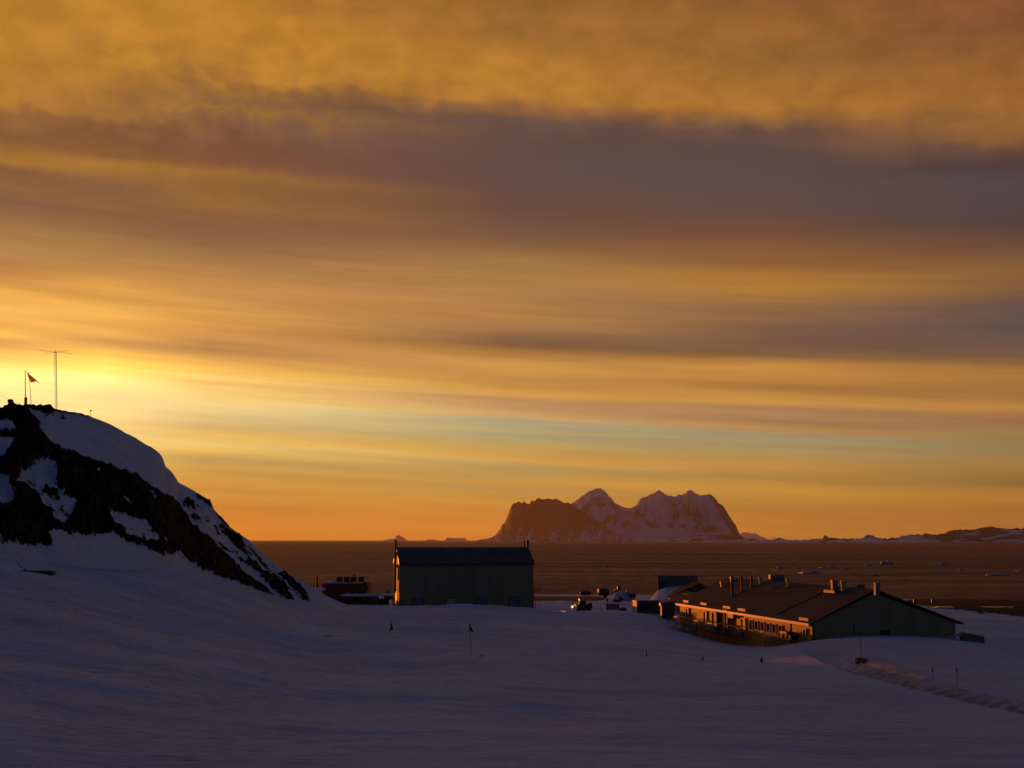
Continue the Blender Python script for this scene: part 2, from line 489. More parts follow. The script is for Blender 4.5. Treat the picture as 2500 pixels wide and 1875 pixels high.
def local(o, p):
    return Matrix.Rotation(-o.rotation_euler[2], 3, 'Z') @ (Vector(p) - o.location)

def copy_thing(o, loc, rz=None, label=None):
    c = o.copy(); C.objects.link(c); c.location = loc
    if rz is not None: c.rotation_euler = (0, 0, rz)
    if label: c['label'] = label
    for ch in list(o.children):
        d = ch.copy(); d.parent = c; C.objects.link(d)
        for g in list(ch.children):
            e = g.copy(); e.parent = d; C.objects.link(e)
    return c

# ------------------------------------------------------------------ sea
SEA = -22.0
sea_m = bpy.data.materials.new('sea_water'); sea_m.use_nodes = True
n = NT(sea_m.node_tree); bs = sea_m.node_tree.nodes['Principled BSDF']
geo = n.new('ShaderNodeNewGeometry'); pos = geo.outputs['Position']
mp = n.new('ShaderNodeMapping'); n.put(mp.inputs[0], pos); mp.inputs['Scale'].default_value = (0.55, 1.0, 1.0); mp.inputs['Rotation'].default_value = (0, 0, R(8))
wav = n.noise(mp.outputs[0], 0.11, 6.0, 0.62, 0.4)
mp2 = n.new('ShaderNodeMapping'); n.put(mp2.inputs[0], pos); mp2.inputs['Scale'].default_value = (0.0022, 0.010, 1.0)
calm = n.noise(mp2.outputs[0], 1.0, 5.0, 0.6, 0.5)
mp3 = n.new('ShaderNodeMapping'); n.put(mp3.inputs[0], pos); mp3.inputs['Scale'].default_value = (0.10, 0.022, 1.0)
ripple = n.noise(mp3.outputs[0], 1.0, 5.0, 0.65, 0.3)
b = n.new('ShaderNodeBump'); b.inputs['Strength'].default_value = 0.85; b.inputs['Distance'].default_value = 2.2
n.put(b.inputs['Height'], n.m('MULTIPLY', wav, n.linr(calm, 0.3, 0.7, 1.1, 0.7)))
# wind-roughened water seen at a low angle: the wave faces turned to us mirror only part of the sky
gl = n.new('ShaderNodeBsdfGlossy')
k = n.m('MULTIPLY', n.linr(calm, 0.35, 0.65, 0.82, 1.18), n.linr(ripple, 0.3, 0.7, 0.70, 1.30))
n.put(gl.inputs['Color'], n.mix(1.0, (0.190, 0.130, 0.110), n.xyz(k, k, k), 'MULTIPLY'))
n.put(gl.inputs['Roughness'], n.linr(calm, 0.35, 0.65, 0.34, 0.26))
n.put(gl.inputs['Normal'], b.outputs[0])
df = n.new('ShaderNodeBsdfDiffuse'); df.inputs['Color'].default_value = (0.022, 0.016, 0.014, 1)
ad = n.new('ShaderNodeAddShader'); n.put(ad.inputs[0], gl.outputs[0]); n.put(ad.inputs[1], df.outputs[0])
n.put(sea_m.node_tree.nodes['Material Output'].inputs['Surface'], ad.outputs[0])
sea_m.node_tree.nodes.remove(bs)
rr = np.array([0.0, 300, 500, 700, 1000, 1500, 2500, 4000, 7000, 12000, 20000, 32000, 46000])
aa = np.linspace(0, 2 * math.pi, 96, endpoint=False)
V3 = np.stack([rr[:, None] * np.sin(aa), rr[:, None] * np.cos(aa), np.full((len(rr), len(aa)), SEA)], -1)
tag(grid_object('sea', V3, sea_m, wrap=True), kind='structure')

# ------------------------------------------------------------------ snow field
# profile of the ground along bearings: column -> (distance, row on the photograph)
GR = {
 -2500: [(22, 1830), (45, 1420), (70, 1355)],
 -700: [(22, 1860), (45, 1560), (75, 1400), (98, 1325)],
 0: [(22, 1875), (45, 1640), (75, 1482), (95, 1398), (118, 1335), (200, 1390), (320, 1450), (560, 1452)],
 400: [(22, 1875), (50, 1655), (95, 1505), (130, 1410), (147, 1368), (200, 1410), (320, 1460), (560, 1452)],
 750: [(22, 1875), (58, 1665), (105, 1563), (150, 1505), (187, 1474), (230, 1480), (320, 1472), (560, 1452)],
 950: [(22, 1875), (62, 1662), (100, 1580), (165, 1522), (235, 1487), (262, 1487), (320, 1476), (560, 1452)],
 1150: [(22, 1875), (60, 1682), (89, 1597), (160, 1530), (238, 1476), (262, 1487), (330, 1472), (560, 1452)],
 1350: [(22, 1875), (58, 1702), (92, 1602), (165, 1530), (235, 1496), (270, 1492), (350, 1469), (420, 1457), (560, 1450)],
 1560: [(22, 1875), (58, 1704), (98, 1602), (160, 1545), (225, 1505), (262, 1490), (340, 1470), (420, 1458), (560, 1452)],
 1700: [(22, 1875), (58, 1705), (105, 1604), (150, 1582), (190, 1566), (218, 1550), (235, 1538), (275, 1500), (340, 1468), (560, 1454)],
 1850: [(22, 1875), (57, 1712), (95, 1624), (135, 1600), (175, 1588), (195, 1582), (210, 1576), (245, 1535), (340, 1472), (560, 1456)],
 1980: [(22, 1875), (55, 1722), (85, 1642), (120, 1598), (165, 1562), (200, 1550), (330, 1480), (540, 1459)],
 2150: [(22, 1875), (54, 1735), (78, 1664), (110, 1612), (165, 1550), (200, 1545), (330, 1485), (530, 1462)],
 2330: [(22, 1875), (52, 1745), (70, 1706), (115, 1625), (168, 1560), (230, 1520), (320, 1495), (420, 1474), (525, 1464)],
 2500: [(20, 1875), (48, 1768), (60, 1742), (85, 1692), (130, 1620), (190, 1560), (300, 1506), (510, 1466)],
 3600: [(20, 1875), (48, 1780), (62, 1748), (90, 1690), (140, 1610), (190, 1565), (300, 1510), (510, 1466)],
}
rg = np.concatenate([np.geomspace(0.6, 15, 50, endpoint=False), np.geomspace(15, 640, 330)])
cols_az = []
cols_z = []
for px in sorted(GR):
    rs = [0.0, 8.0]; zs = [-1.75, -2.25]
    for Y, py in GR[px]:
        p = P(px, py, Y)
        rs.append(math.hypot(p.x, p.y)); zs.append(p.z)
    last = rs[-1]
    if px < 0:
        rs += [last + 60, 300, 560]; zs += [zs[-1], -9.0, -20.5]
    rs += [max(rs[-1] + 60, 640.0), 900.0]; zs += [SEA - 2.5, SEA - 8]
    cols_az.append(math.atan((px - 1250) / F)); 
    z = np.interp(np.log(rg + 3), np.log(np.array(rs) + 3), zs)
    k = np.hanning(15); k /= k.sum()
    zp = np.pad(z, 7, mode='edge')
    cols_z.append(np.convolve(zp, k, 'valid'))
cols_az = np.array(cols_az); cols_z = np.array(cols_z)
azg = np.concatenate([np.linspace(-math.pi, R(-50), 60, endpoint=False), np.linspace(R(-50), R(-23), 140, endpoint=False),
                      np.linspace(R(-23), R(23), 640, endpoint=False), np.linspace(R(23), R(40), 70, endpoint=False), np.linspace(R(40), math.pi, 60)])
# blend columns smoothly in bearing
Zg = np.empty((len(rg), len(azg)))
azf = np.linspace(R(-50), R(40), 1200)
for i in range(len(rg)):
    zf = np.interp(azf, cols_az, cols_z[:, i])
    k = np.hanning(61); k /= k.sum()
    zf = np.convolve(np.pad(zf, 30, mode='edge'), k, 'valid')
    Zg[i] = np.interp(azg, azf, zf)
# behind the camera: the slope goes gently on up
behind = np.clip((np.abs(azg) - R(60)) / R(60), 0, 1)
behind = behind * behind * (3 - 2 * behind)
Zb = -1.75 + 0.05 * np.minimum(rg, 90)[:, None] - 0.0006 * np.maximum(rg - 90, 0)[:, None] ** 1.6
Zg = Zg * (1 - behind) + Zb * behind
# the ploughed road: a cut through the snow on the right, near edge given in pixels
edge_px = [(1935, 1590, 126), (1985, 1612, 108), (2040, 1634, 93), (2110, 1656, 82), (2190, 1677, 74), (2300, 1704, 67), (2400, 1726, 62.5), (2500, 1748, 58.5), (2700, 1796, 52)]
def first_hit(px, py):
    d = ray(px, py); t = np.geomspace(25, 400, 900)
    xs, ys, zs = d.x / d.y * t, t, d.z / d.y * t
    r_ = np.hypot(xs, ys); a_ = math.atan2(d.x, d.y)
    j = int(np.searchsorted(azg, a_)); g_ = np.interp(r_, rg, Zg[:, j])
    k = int(np.argmax(zs < g_))
    return xs[k], ys[k]
edge = np.array([first_hit(e[0], e[1]) for e in edge_px])
XX = rg[:, None] * np.sin(azg)[None]; YY = rg[:, None] * np.cos(azg)[None]
amp0 = np.clip((rg - 2) / 25, 0, 1)[:, None] * np.clip((430 - rg) / 180, 0, 1)[:, None]
# drifts (rounded mounds) seen in front of the buildings
def mound(x0, y0, sx, sy, h, rot=0.0):
    c, s = math.cos(rot), math.sin(rot)
    u = (XX - x0) * c + (YY - y0) * s; v = -(XX - x0) * s + (YY - y0) * c
    return h * np.exp(-(u / sx) ** 2 - (v / sy) ** 2)
best = np.full(XX.shape, 1e9); sgn = np.zeros(XX.shape); along = np.zeros(XX.shape); acc = 0.0
for a, b2 in zip(edge[:-1], edge[1:]):
    d = b2 - a; L = np.hypot(*d); d = d / L; nrm = np.array([-d[1], d[0]])
    if nrm[0] < 0: nrm = -nrm
    t = np.clip((XX - a[0]) * d[0] + (YY - a[1]) * d[1], 0, L)
    dx = XX - a[0] - d[0] * t; dy = YY - a[1] - d[1] * t
    dist = np.hypot(dx, dy); m = dist < best
    best = np.where(m, dist, best); sgn = np.where(m, dx * nrm[0] + dy * nrm[1], sgn); along = np.where(m, acc + t, along); acc += L
amp = amp0 * np.clip(np.abs(sgn - 2) / 40 + 0.08, 0, 1) ** np.where(best < 60, 1, 0)
Zg += amp * (0.95 * fbm(XX / 46, YY / 30, 3, 3) + 0.42 * fbm(XX / 10 + YY / 40, YY / 6.5, 4, 8) + 0.20 * fbm(XX / 2.6 + 0.8 * fbm(XX / 5, YY / 5, 2, 22), YY / 1.7 + 0.8 * fbm(XX / 6, YY / 6, 2, 23), 4, 21, 0.55))
inside = (along > 0.5) & (along < acc - 0.5)
fade = np.clip(along / 10, 0, 1) * np.clip((acc - along) / 8, 0, 1)
wob = sgn + 0.3 * fbm(along / 2.5, XX * 0 + 3.0, 3, 5)
cut = np.interp(wob, [-0.9, 0.3, 0.8, 2.8, 4.2, 5.4, 7.5], [0.0, 0.10, -0.95, -0.95, -0.12, 0.06, 0.0])
cut += np.interp(wob, [0.8, 2.0, 5.0, 7.0], [0, 0.09, 0.08, 0]) * fbm(XX / 1.1, YY / 1.1, 4, 41)
near = (best < 16)
Zg += np.where(inside & near, cut * fade, 0)
dirt = np.where(inside & near, np.interp(wob, [0.2, 0.8, 3.0, 5.0, 6.5], [0, 0.8, 1.0, 0.7, 0]) * np.clip((along - 14) / 20, 0.12, 1), 0)
# wind-filled hollow and bank along the long building
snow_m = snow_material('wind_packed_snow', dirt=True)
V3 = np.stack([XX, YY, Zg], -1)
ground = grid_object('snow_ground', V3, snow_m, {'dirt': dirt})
tag(ground, kind='structure')

def ground_z(x, y):
    r = math.hypot(x, y); a = math.atan2(x, y)
    i = int(np.clip(np.searchsorted(rg, r) - 1, 0, len(rg) - 2)); j = int(np.clip(np.searchsorted(azg, a) - 1, 0, len(azg) - 2))
    fr = (r - rg[i]) / (rg[i + 1] - rg[i]); fa = (a - azg[j]) / (azg[j + 1] - azg[j])
    return float((Zg[i, j] * (1 - fa) + Zg[i, j + 1] * fa) * (1 - fr) + (Zg[i + 1, j] * (1 - fa) + Zg[i + 1, j + 1] * fa) * fr)

def on_ground(px, Y):
    """point of the snow seen in column px at distance Y"""
    x = (px - 1250) / F * Y
    for _ in range(4):
        z = ground_z(x, Y)
        x = (px - 1250) / F * (Y * math.cos(TH) + z * math.sin(TH))
    return Vector((x, Y, ground_z(x, Y)))

def find_ground(px, py, y0=15.0, y1=600.0):
    """first point of the snow seen through pixel (px, py)"""
    d = ray(px, py); prev_t = y0
    for t in np.geomspace(y0, y1, 700):
        p = d * (t / d.y)
        if p.z < ground_z(p.x, p.y):
            return p
    return d * (y1 / d.y)

# ------------------------------------------------------------------ rocky hill on the left
def in_poly(px, py, poly):
    poly = np.array(poly, float); c = np.zeros(px.shape, bool); j = len(poly) - 1
    for i in range(len(poly)):
        xi, yi = poly[i]; xj, yj = poly[j]
        c ^= ((yi > py) != (yj > py)) & (px < (xj - xi) * (py - yi) / (yj - yi + 1e-9) + xi)
        j = i
    return c
crest = [(-160, 1003), (-60, 1000), (0, 995), (12, 993), (16, 985), (28, 984), (33, 990), (52, 989), (60, 986), (75, 992), (92, 990), (100, 992), (108, 991), (118, 993), (128, 999), (140, 1001),
         (170, 1006), (190, 1009), (212, 1016), (222, 1019), (240, 1025), (262, 1034), (290, 1048), (304, 1057), (322, 1065), (340, 1076), (358, 1087), (366, 1090), (380, 1099),
         (392, 1110), (399, 1122), (403, 1135), (405, 1139), (420, 1152), (430, 1166), (437, 1178), (455, 1187), (475, 1198), (500, 1213), (512, 1221), (521, 1231), (523, 1240),
         (535, 1256), (548, 1268), (562, 1285), (585, 1301), (600, 1311), (613, 1319), (626, 1334), (650, 1357), (690, 1387), (740, 1417), (790, 1449), (830, 1468), (870, 1481), (905, 1488)]
foot = [(-160, 1345), (0, 1338), (100, 1342), (135, 1343), (230, 1345), (350, 1352), (420, 1368), (470, 1388), (520, 1410), (610, 1445), (670, 1462), (760, 1477), (905, 1492)]
S = np.concatenate([np.linspace(-9000, -2600, 60, endpoint=False), np.linspace(-2600, -60, 300, endpoint=False), np.linspace(-60, 905, 520)])
azS = np.arctan((S - 1250) / F)
cy_ = np.interp(S, *zip(*crest)); fy_ = np.interp(S, *zip(*foot))
rf = np.interp(S, [-9000, -2500, -700, 0, 400, 760, 905], [62, 72, 99, 119, 148, 189, 215])
rc = np.interp(S, [-9000, -2500, -700, 0, 400, 780, 905], [105, 118, 150, 172, 190, 204, 222])
zc = np.empty(len(S)); zf_ = np.empty(len(S))
for i, s in enumerate(S):
    if s >= -60:
        zc[i] = P(s, cy_[i], rc[i] * math.cos(azS[i])).z; zf_[i] = P(s, fy_[i], rf[i] * math.cos(azS[i])).z
z0c = zc[S >= -60][0]; z0f = zf_[S >= -60][0]
lft = S < -60
zc[lft] = np.interp(S[lft], [-9000, -5000, -2500, -700, -60], [3, 14, 19, 18.5, z0c]) + 1.5 * fbm(S[lft] / 260, S[lft] * 0, 4, 4)
zf_[lft] = np.interp(S[lft], [-9000, -2500, -700, -60], [-2.5, -2.0, -0.6, z0f])
T = np.concatenate([np.linspace(-0.10, 1.0, 260), np.linspace(1.0, 2.2, 70)[1:]])
TT = T[:, None]
# a little fuller than a plane between foot and crest; the unseen back is raised to block low sun
tt = np.clip(TT, -0.1, 1)
rad = rf + (rc - rf) * np.where(TT <= 1, tt, 1 + (TT - 1) * 1.6)
bulge = np.sin(np.clip(tt, 0, 1) * math.pi) * (zc - zf_) * 0.05
radb = rc + (rc - rf) * (TT - 1) * 1.6
radb = np.where(TT > 1, rc + (TT - 1) / 1.2 * 175.0, radb)
zb = zc * (radb / rc) - 0.35 - 0.004 * (radb - rc)
zb = np.where(zc > 0, zc - 0.35 - 0.03 * (radb - rc), zb)
drop = np.clip((TT - 1.75) / 0.45, 0, 1)
zb = zb * (1 - drop) + (-19.5) * drop
zb = np.where(TT < 1.03, zc + (zb - zc) * np.clip((TT - 1) / 0.03, 0, 1), zb)
zz = np.where(TT <= 1, zf_ + (zc - zf_) * tt + bulge, zb)
rad = np.where(TT > 1, radb, rad)
zz = np.where(TT < 0, zf_ + (TT * 10) * 1.5, zz)
xx = rad * np.sin(azS); yy = rad * np.cos(azS)
# where each point stands in the photograph
dep = yy * math.cos(TH) + zz * math.sin(TH)
ipx = 1250 + F * xx / dep; ipy = 937.5 - F * (zz * math.cos(TH) - yy * math.sin(TH)) / dep
ROCK = [
 [(-80, 975), (0, 985), (60, 980), (115, 988), (150, 1003), (222, 1018), (214, 1021), (190, 1014), (150, 1008), (125, 1010), (132, 1016), (110, 1020), (112, 1010), (98, 1006), (68, 1005), (85, 1020), (98, 1030), (104, 1042), (92, 1040),
  (105, 1055), (110, 1065), (122, 1072), (135, 1085), (160, 1100), (182, 1112), (200, 1120), (235, 1138), (262, 1150), (275, 1157), (305, 1165), (325, 1163), (345, 1172), (362, 1187), (385, 1203),
  (405, 1215), (430, 1232), (447, 1247), (458, 1262), (470, 1287), (490, 1301), (512, 1312), (530, 1332), (552, 1352), (575, 1372), (600, 1405), (625, 1425), (650, 1437), (672, 1459),
  (615, 1440), (560, 1418), (520, 1405), (480, 1385), (455, 1368), (440, 1348), (420, 1355), (400, 1356), (385, 1350), (360, 1338), (350, 1333), (300, 1320), (275, 1304), (235, 1308), (170, 1309), (150, 1300),
  (122, 1297), (118, 1302), (133, 1340), (100, 1328), (80, 1334), (0, 1326), (-80, 1330)],
 [(537, 1282), (560, 1297), (592, 1312), (597, 1350), (622, 1377), (640, 1391), (670, 1420), (700, 1441), (722, 1467), (690, 1461), (665, 1442), (640, 1411), (620, 1380), (590, 1348), (558, 1315)],
 [(683, 1395), (720, 1420), (750, 1449), (757, 1475), (735, 1456), (708, 1433)],
 [(470, 1205), (505, 1219), (521, 1234), (515, 1241), (488, 1222)], [(522, 1238), (548, 1266), (564, 1287), (555, 1288), (533, 1268)],
 [(450, 1222), (463, 1228), (482, 1246), (474, 1248), (458, 1238)], [(498, 1262), (512, 1268), (510, 1273)], [(520, 1282), (534, 1294), (530, 1300)],
 [(470, 1300), (498, 1305), (520, 1325), (515, 1328), (490, 1318)], [(530, 1322), (560, 1338), (570, 1352), (548, 1345)], [(508, 1335), (525, 1345), (520, 1350)],
 [(545, 1372), (558, 1385), (556, 1398), (546, 1385)], [(558, 1358), (578, 1375), (572, 1378)], [(600, 1328), (640, 1365), (637, 1376), (620, 1352)], [(610, 1330), (618, 1330), (614, 1334)],
 [(595, 1412), (608, 1420), (602, 1424)], [(640, 1438), (652, 1446), (645, 1448)], [(148, 1022), (154, 1007), (158, 1025), (145, 1017)],
]
SNOWP = [
 [(-80, 1022), (20, 1022), (36, 1034), (40, 1044), (-80, 1046)], [(-80, 1060), (36, 1062), (30, 1088), (8, 1122), (-80, 1135)],
 [(-80, 1160), (12, 1164), (35, 1208), (30, 1236), (-80, 1252)],
 [(115, 1126), (132, 1136), (141, 1152), (138, 1182), (160, 1215), (188, 1230), (170, 1265), (156, 1288), (134, 1276), (127, 1262), (140, 1245), (118, 1248), (98, 1240), (90, 1226), (102, 1204), (80, 1208), (72, 1195),
  (52, 1188), (32, 1192), (50, 1166), (75, 1140), (98, 1130)],
 [(270, 1252), (312, 1258), (350, 1276), (375, 1287), (368, 1300), (380, 1302), (392, 1318), (378, 1318), (345, 1318), (330, 1308), (300, 1304), (315, 1290), (285, 1286), (268, 1266)],
 [(355, 1195), (372, 1205), (382, 1222), (380, 1232), (366, 1212)], [(288, 1206), (310, 1222), (325, 1238), (318, 1238)], [(232, 1154), (252, 1166), (240, 1166)], [(395, 1308), (412, 1318), (402, 1322)],
]
rock = np.zeros(ipx.shape, bool)
for pl in ROCK: rock |= in_poly(ipx, ipy, pl)
for pl in SNOWP: rock &= ~in_poly(ipx, ipy, pl)
zone = in_poly(ipx, ipy, [(440, 1215), (520, 1245), (620, 1340), (690, 1405), (760, 1470), (690, 1462), (600, 1390), (540, 1320), (480, 1280), (450, 1250)])
spk = fbm((ipx * 0.75 + ipy * 0.66) / 17.0, (ipy * 0.75 - ipx * 0.66) / 5.5, 4, 71, 0.6)
rock |= zone & (spk > 0.15)
zone2 = in_poly(ipx, ipy, [(60, 1180), (135, 1180), (170, 1265), (130, 1275), (90, 1240)]) | in_poly(ipx, ipy, [(290, 1285), (370, 1300), (345, 1322), (290, 1305)])
rock |= zone2 & (fbm(ipx / 14.0, ipy / 8.0, 4, 73) > 0.16)
out = ipx < -40
rock = np.where(out, (fbm(S / 90 + TT * 2, TT * 4.0 + S / 300, 4, 77) + 0.25 - 0.3 * np.abs(TT - 0.55)) > 0.12, rock)
rock = np.where(TT > 1.02, fbm(S / 60, TT * 6, 4, 12) > 0.1, rock).astype(float)
kk = np.array([0.25, 0.5, 0.25])
for _ in range(9):
    rock = kk[0] * np.roll(rock, 1, 1) + kk[1] * rock + kk[2] * np.roll(rock, -1, 1)
    rp = np.pad(rock, ((1, 1), (0, 0)), mode='edge'); rock = kk[0] * rp[:-2] + kk[1] * rp[1:-1] + kk[2] * rp[2:]
# broken rock stands proud of the snow, with ledges
arc = azS * 160
ls = (arc[None] + zz * 0.35) ; lt = zz + arc[None] * 0.12
crag = fbm(ls / 3.2, lt / 2.2, 6, 31, 0.62, True) * 0.85 + 1.0 * fbm(ls / 9, lt / 6, 3, 36) + 0.55 * fbm(arc[None] / 1.1 + zz / 2.3, zz / 0.9 - arc[None] / 3.0, 4, 38, 0.6, True)
edge_t = np.clip((1.0 - TT) / 0.05, 0, 1)
soft = 0.28 * fbm(arc[None] / 7, zz / 5, 4, 51)
disp = (rock * crag + (1 - rock) * soft)
keep = np.where(TT <= 1, 0.25 + 0.75 * edge_t, np.clip((TT - 1) * 4, 0.25, 1)) * np.clip((TT + 0.1) / 0.14, 0, 1)
nx, ny, nz = -np.sin(azS) * 0.62, -np.cos(azS) * 0.62, 0.78
xx = xx + nx * disp * keep; yy = yy + ny * disp * keep
jag = 0.6 * rock * np.abs(fbm(arc[None] / 0.7 + TT * 0, TT * 3.0, 4, 61))
zz = zz + np.where(TT > 0.97, jag, nz * disp * keep)
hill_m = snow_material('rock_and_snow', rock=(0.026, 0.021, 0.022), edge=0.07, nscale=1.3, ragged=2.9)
tag(grid_object('rocky_hill', np.stack([xx, yy, zz], -1), hill_m, {'rock': rock}), kind='structure')

# ------------------------------------------------------------------ far land
def ridge(name, sil, base_py, Yfront, Yback, mat, rockfn, n=260, rows=60, seed=0, rough=0.06, back=1.5, jit=2.8):
    """an island: a crest line at its own distance, slopes that run down to the water on both sides"""
    sil = sorted(sil)
    s = np.linspace(sil[0][0], sil[-1][0], n)
    py = np.interp(s, *zip(*sil)) + jit * fbm(s / 9.0, s * 0 + seed, 5, seed + 2, 0.75)
    pts = [P(a, b_, Yback) for a, b_ in zip(s, py)]
    X = np.array([p.x for p in pts]) / Yback; Zc = np.maximum(np.array([p.z for p in pts]), SEA + 0.5)
    t = np.concatenate([np.linspace(0, 1, rows), 1 + np.linspace(0, 1, rows // 3)[1:]])[:, None]
    f = np.where(t <= 1, t, 2 - t)
    Yp = np.where(t <= 1, Yfront + (Yback - Yfront) * t, Yback + (t - 1) * (Yback - Yfront) * back)
    H = Zc - SEA
    spur = fbm(s[None] / 26 + t * 1.4, t * 2.2 + s[None] / 90, 5, seed, 0.55, True)
    prof = f ** 1.1
    z = SEA - 3 + (H + 3) * np.clip(prof + rough * 2.2 * spur * np.sin(np.clip(f, 0, 1) * math.pi), 0, 1.0 + 0.0 * f)
    z = np.where(t == 1, Zc, np.minimum(z, Zc))
    x = X[None] * Yp
    dep = Yp * math.cos(TH) + z * math.sin(TH)
    ipy = 937.5 - F * (z * math.cos(TH) - Yp * math.sin(TH)) / dep
    ipx = 1250 + F * x / dep
    rk = rockfn(ipx, ipy, s[None], t)
    return tag(grid_object(name, np.stack([x, np.broadcast_to(Yp, x.shape), z], -1), mat, {'rock': np.broadcast_to(rk, x.shape)}), kind='structure')

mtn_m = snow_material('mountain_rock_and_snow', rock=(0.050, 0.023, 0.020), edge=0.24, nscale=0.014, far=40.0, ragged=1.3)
back_sil = [(1330, 1319), (1350, 1290), (1380, 1240), (1393, 1229), (1402, 1223), (1412, 1219), (1420, 1212), (1430, 1206), (1436, 1203), (1445, 1198), (1453, 1194), (1458, 1191), (1468, 1192), (1474, 1196), (1480, 1201), (1486, 1210),
            (1493, 1217), (1500, 1226), (1510, 1233), (1524, 1239), (1538, 1240), (1548, 1236), (1556, 1231), (1560, 1222), (1564, 1217), (1580, 1213), (1588, 1207), (1598, 1202), (1609, 1196), (1616, 1200), (1623, 1206), (1633, 1211), (1650, 1212),
            (1660, 1208), (1670, 1205), (1678, 1199), (1690, 1198), (1696, 1203), (1700, 1206), (1712, 1209), (1722, 1209), (1730, 1206), (1740, 1209), (1746, 1216), (1754, 1226), (1765, 1235), (1774, 1249), (1784, 1264), (1795, 1281), (1802, 1297),
            (1812, 1311), (1826, 1317)]
def rk_back(px, py, s, t):
    e = np.clip((px - (1725 + (py - 1209) * 0.58)) / 12, 0, 1) * (py > 1205)
    v = fbm(px / 16 + py / 34, py / 24 - px / 60, 5, 91) * 1.5
    ledge = np.clip((py - 1222) / 12, 0, 1) * np.clip((1300 - py) / 20, 0, 1)
    cl = 0.28 * in_poly(px, py, [(1490, 1225), (1560, 1255), (1625, 1250), (1640, 1290), (1590, 1290), (1545, 1262), (1500, 1246)]) + 0.4 * in_poly(px, py, [(1655, 1225), (1690, 1222), (1700, 1250), (1730, 1265), (1770, 1300), (1700, 1300), (1650, 1285), (1640, 1260)]) \
        + 0.35 * in_poly(px, py, [(1440, 1213), (1475, 1213), (1510, 1240), (1510, 1255), (1480, 1240), (1440, 1225)]) + 0.3 * in_poly(px, py, [(1618, 1212), (1640, 1214), (1655, 1236), (1625, 1235)])
    return np.clip(np.maximum(e * 0.9, 0.14 + v * 0.8 * ledge + cl * 0.9), 0, 1)
ridge('mountain', back_sil, 1320, 17600, 19200, mtn_m, rk_back, n=460, rows=110, seed=5, rough=0.15)
front_sil = [(1165, 1319), (1185, 1317), (1195, 1312), (1208, 1307), (1214, 1301), (1221, 1291), (1224, 1283), (1232, 1276), (1237, 1266), (1241, 1255), (1245, 1244), (1248, 1238), (1254, 1230), (1261, 1228), (1267, 1224), (1272, 1226), (1275, 1228), (1279, 1224), (1286, 1228), (1293, 1231), (1298, 1223), (1304, 1222),
             (1312, 1217), (1325, 1218), (1341, 1217), (1350, 1220), (1356, 1218), (1368, 1223), (1378, 1228), (1388, 1227), (1396, 1233), (1412, 1242), (1440, 1259), (1465, 1276), (1490, 1293), (1512, 1303), (1530, 1311), (1545, 1318)]
def rk_front(px, py, s, t):
    gul = fbm(px / 9 + (py - 1300) / 26, (py - px * 0.25) / 55, 5, 63)
    return np.clip(1.05 - np.clip((py - 1275) / 36, 0, 1) * 0.45 - 0.9 * np.clip(gul + 0.06, 0, 1) * np.clip((py - 1255) / 25, 0, 1), 0, 1)
ridge('rock_headland', front_sil, 1320, 16600, 17500, mtn_m, rk_front, n=320, rows=80, seed=15, rough=0.10)
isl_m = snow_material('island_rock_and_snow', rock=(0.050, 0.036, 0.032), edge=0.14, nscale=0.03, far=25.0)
def rk_low(px, py, s, t):
    return np.clip(0.62 + 1.3 * fbm(px / 34 + 5, (py - 1300) / 5 + px / 150, 5, 19) - np.clip((py - 1316) / 6, 0, 1) * 0.55, 0, 1)
ridge('low_island', [(1600, 1321), (1615, 1317), (1640, 1313), (1665, 1311), (1700, 1307), (1730, 1308), (1765, 1305), (1790, 1307), (1808, 1311), (1830, 1315), (1868, 1320)], 1323, 13200, 13900, isl_m, rk_low, n=200, rows=30, seed=25, rough=0.09)
ridge('island_chain', [(1830, 1321), (1850, 1318), (1880, 1318), (1920, 1318), (1960, 1319), (1990, 1316), (2040, 1314), (2070, 1316), (2095, 1313), (2140, 1312), (2165, 1315), (2195, 1310), (2225, 1306), (2262, 1303), (2290, 1305), (2305, 1302), (2318, 1296),
        (2332, 1293), (2350, 1294), (2378, 1292), (2398, 1288), (2420, 1286), (2432, 1289), (2446, 1291), (2470, 1291), (2500, 1289), (2600, 1284), (2750, 1300), (2900, 1318)], 1324, 11800, 12600, isl_m, rk_low, n=420, rows=36, seed=35, rough=0.10)
pk_m = snow_material('pale_snow_peak', far=200.0)
ridge('distant_peak', [(1780, 1319), (1800, 1306), (1815, 1300), (1824, 1298), (1838, 1303), (1850, 1304), (1862, 1312), (1880, 1319)], 1320, 36000, 38000, pk_m, lambda px, py, s, t: px * 0, n=60, rows=20, seed=45)

# icebergs near the horizon
ice_m = principled('glacier_ice', (0.30, 0.34, 0.44), 0.6, 0.06, 0.01, 0.3, 0.05)
def iceberg(poly, base_py, Y, depth, label, name='iceberg'):
    mid = sum(p[0] for p in poly) / len(poly)
    c = P(mid, base_py, Y); c.z = SEA
    x0, x1 = poly[0][0], poly[-1][0]
    n = 26; rows = 7
    V = []
    s = np.linspace(x0, x1, n); top = np.interp(s, *zip(*poly))
    for k in range(rows):
        a = k / (rows - 1)
        row = []
        for si, ti in zip(s, top):
            p = P(si, ti, Y)
            h = max(0.3, p.z - SEA) * (math.sin(math.pi * a) ** 0.35 if 0 < a < 1 else 0) * (1 + 0.04 * math.sin(si * 0.9 + k))
            row.append((p.x - c.x, (a - 0.5) * depth, h if 0 < a < 1 else -1.5))
        V.append(row)
    o = grid_object(name, np.array(V), ice_m)
    o.location = c
    return tag(o, label, 'iceberg', 'icebergs along the horizon')
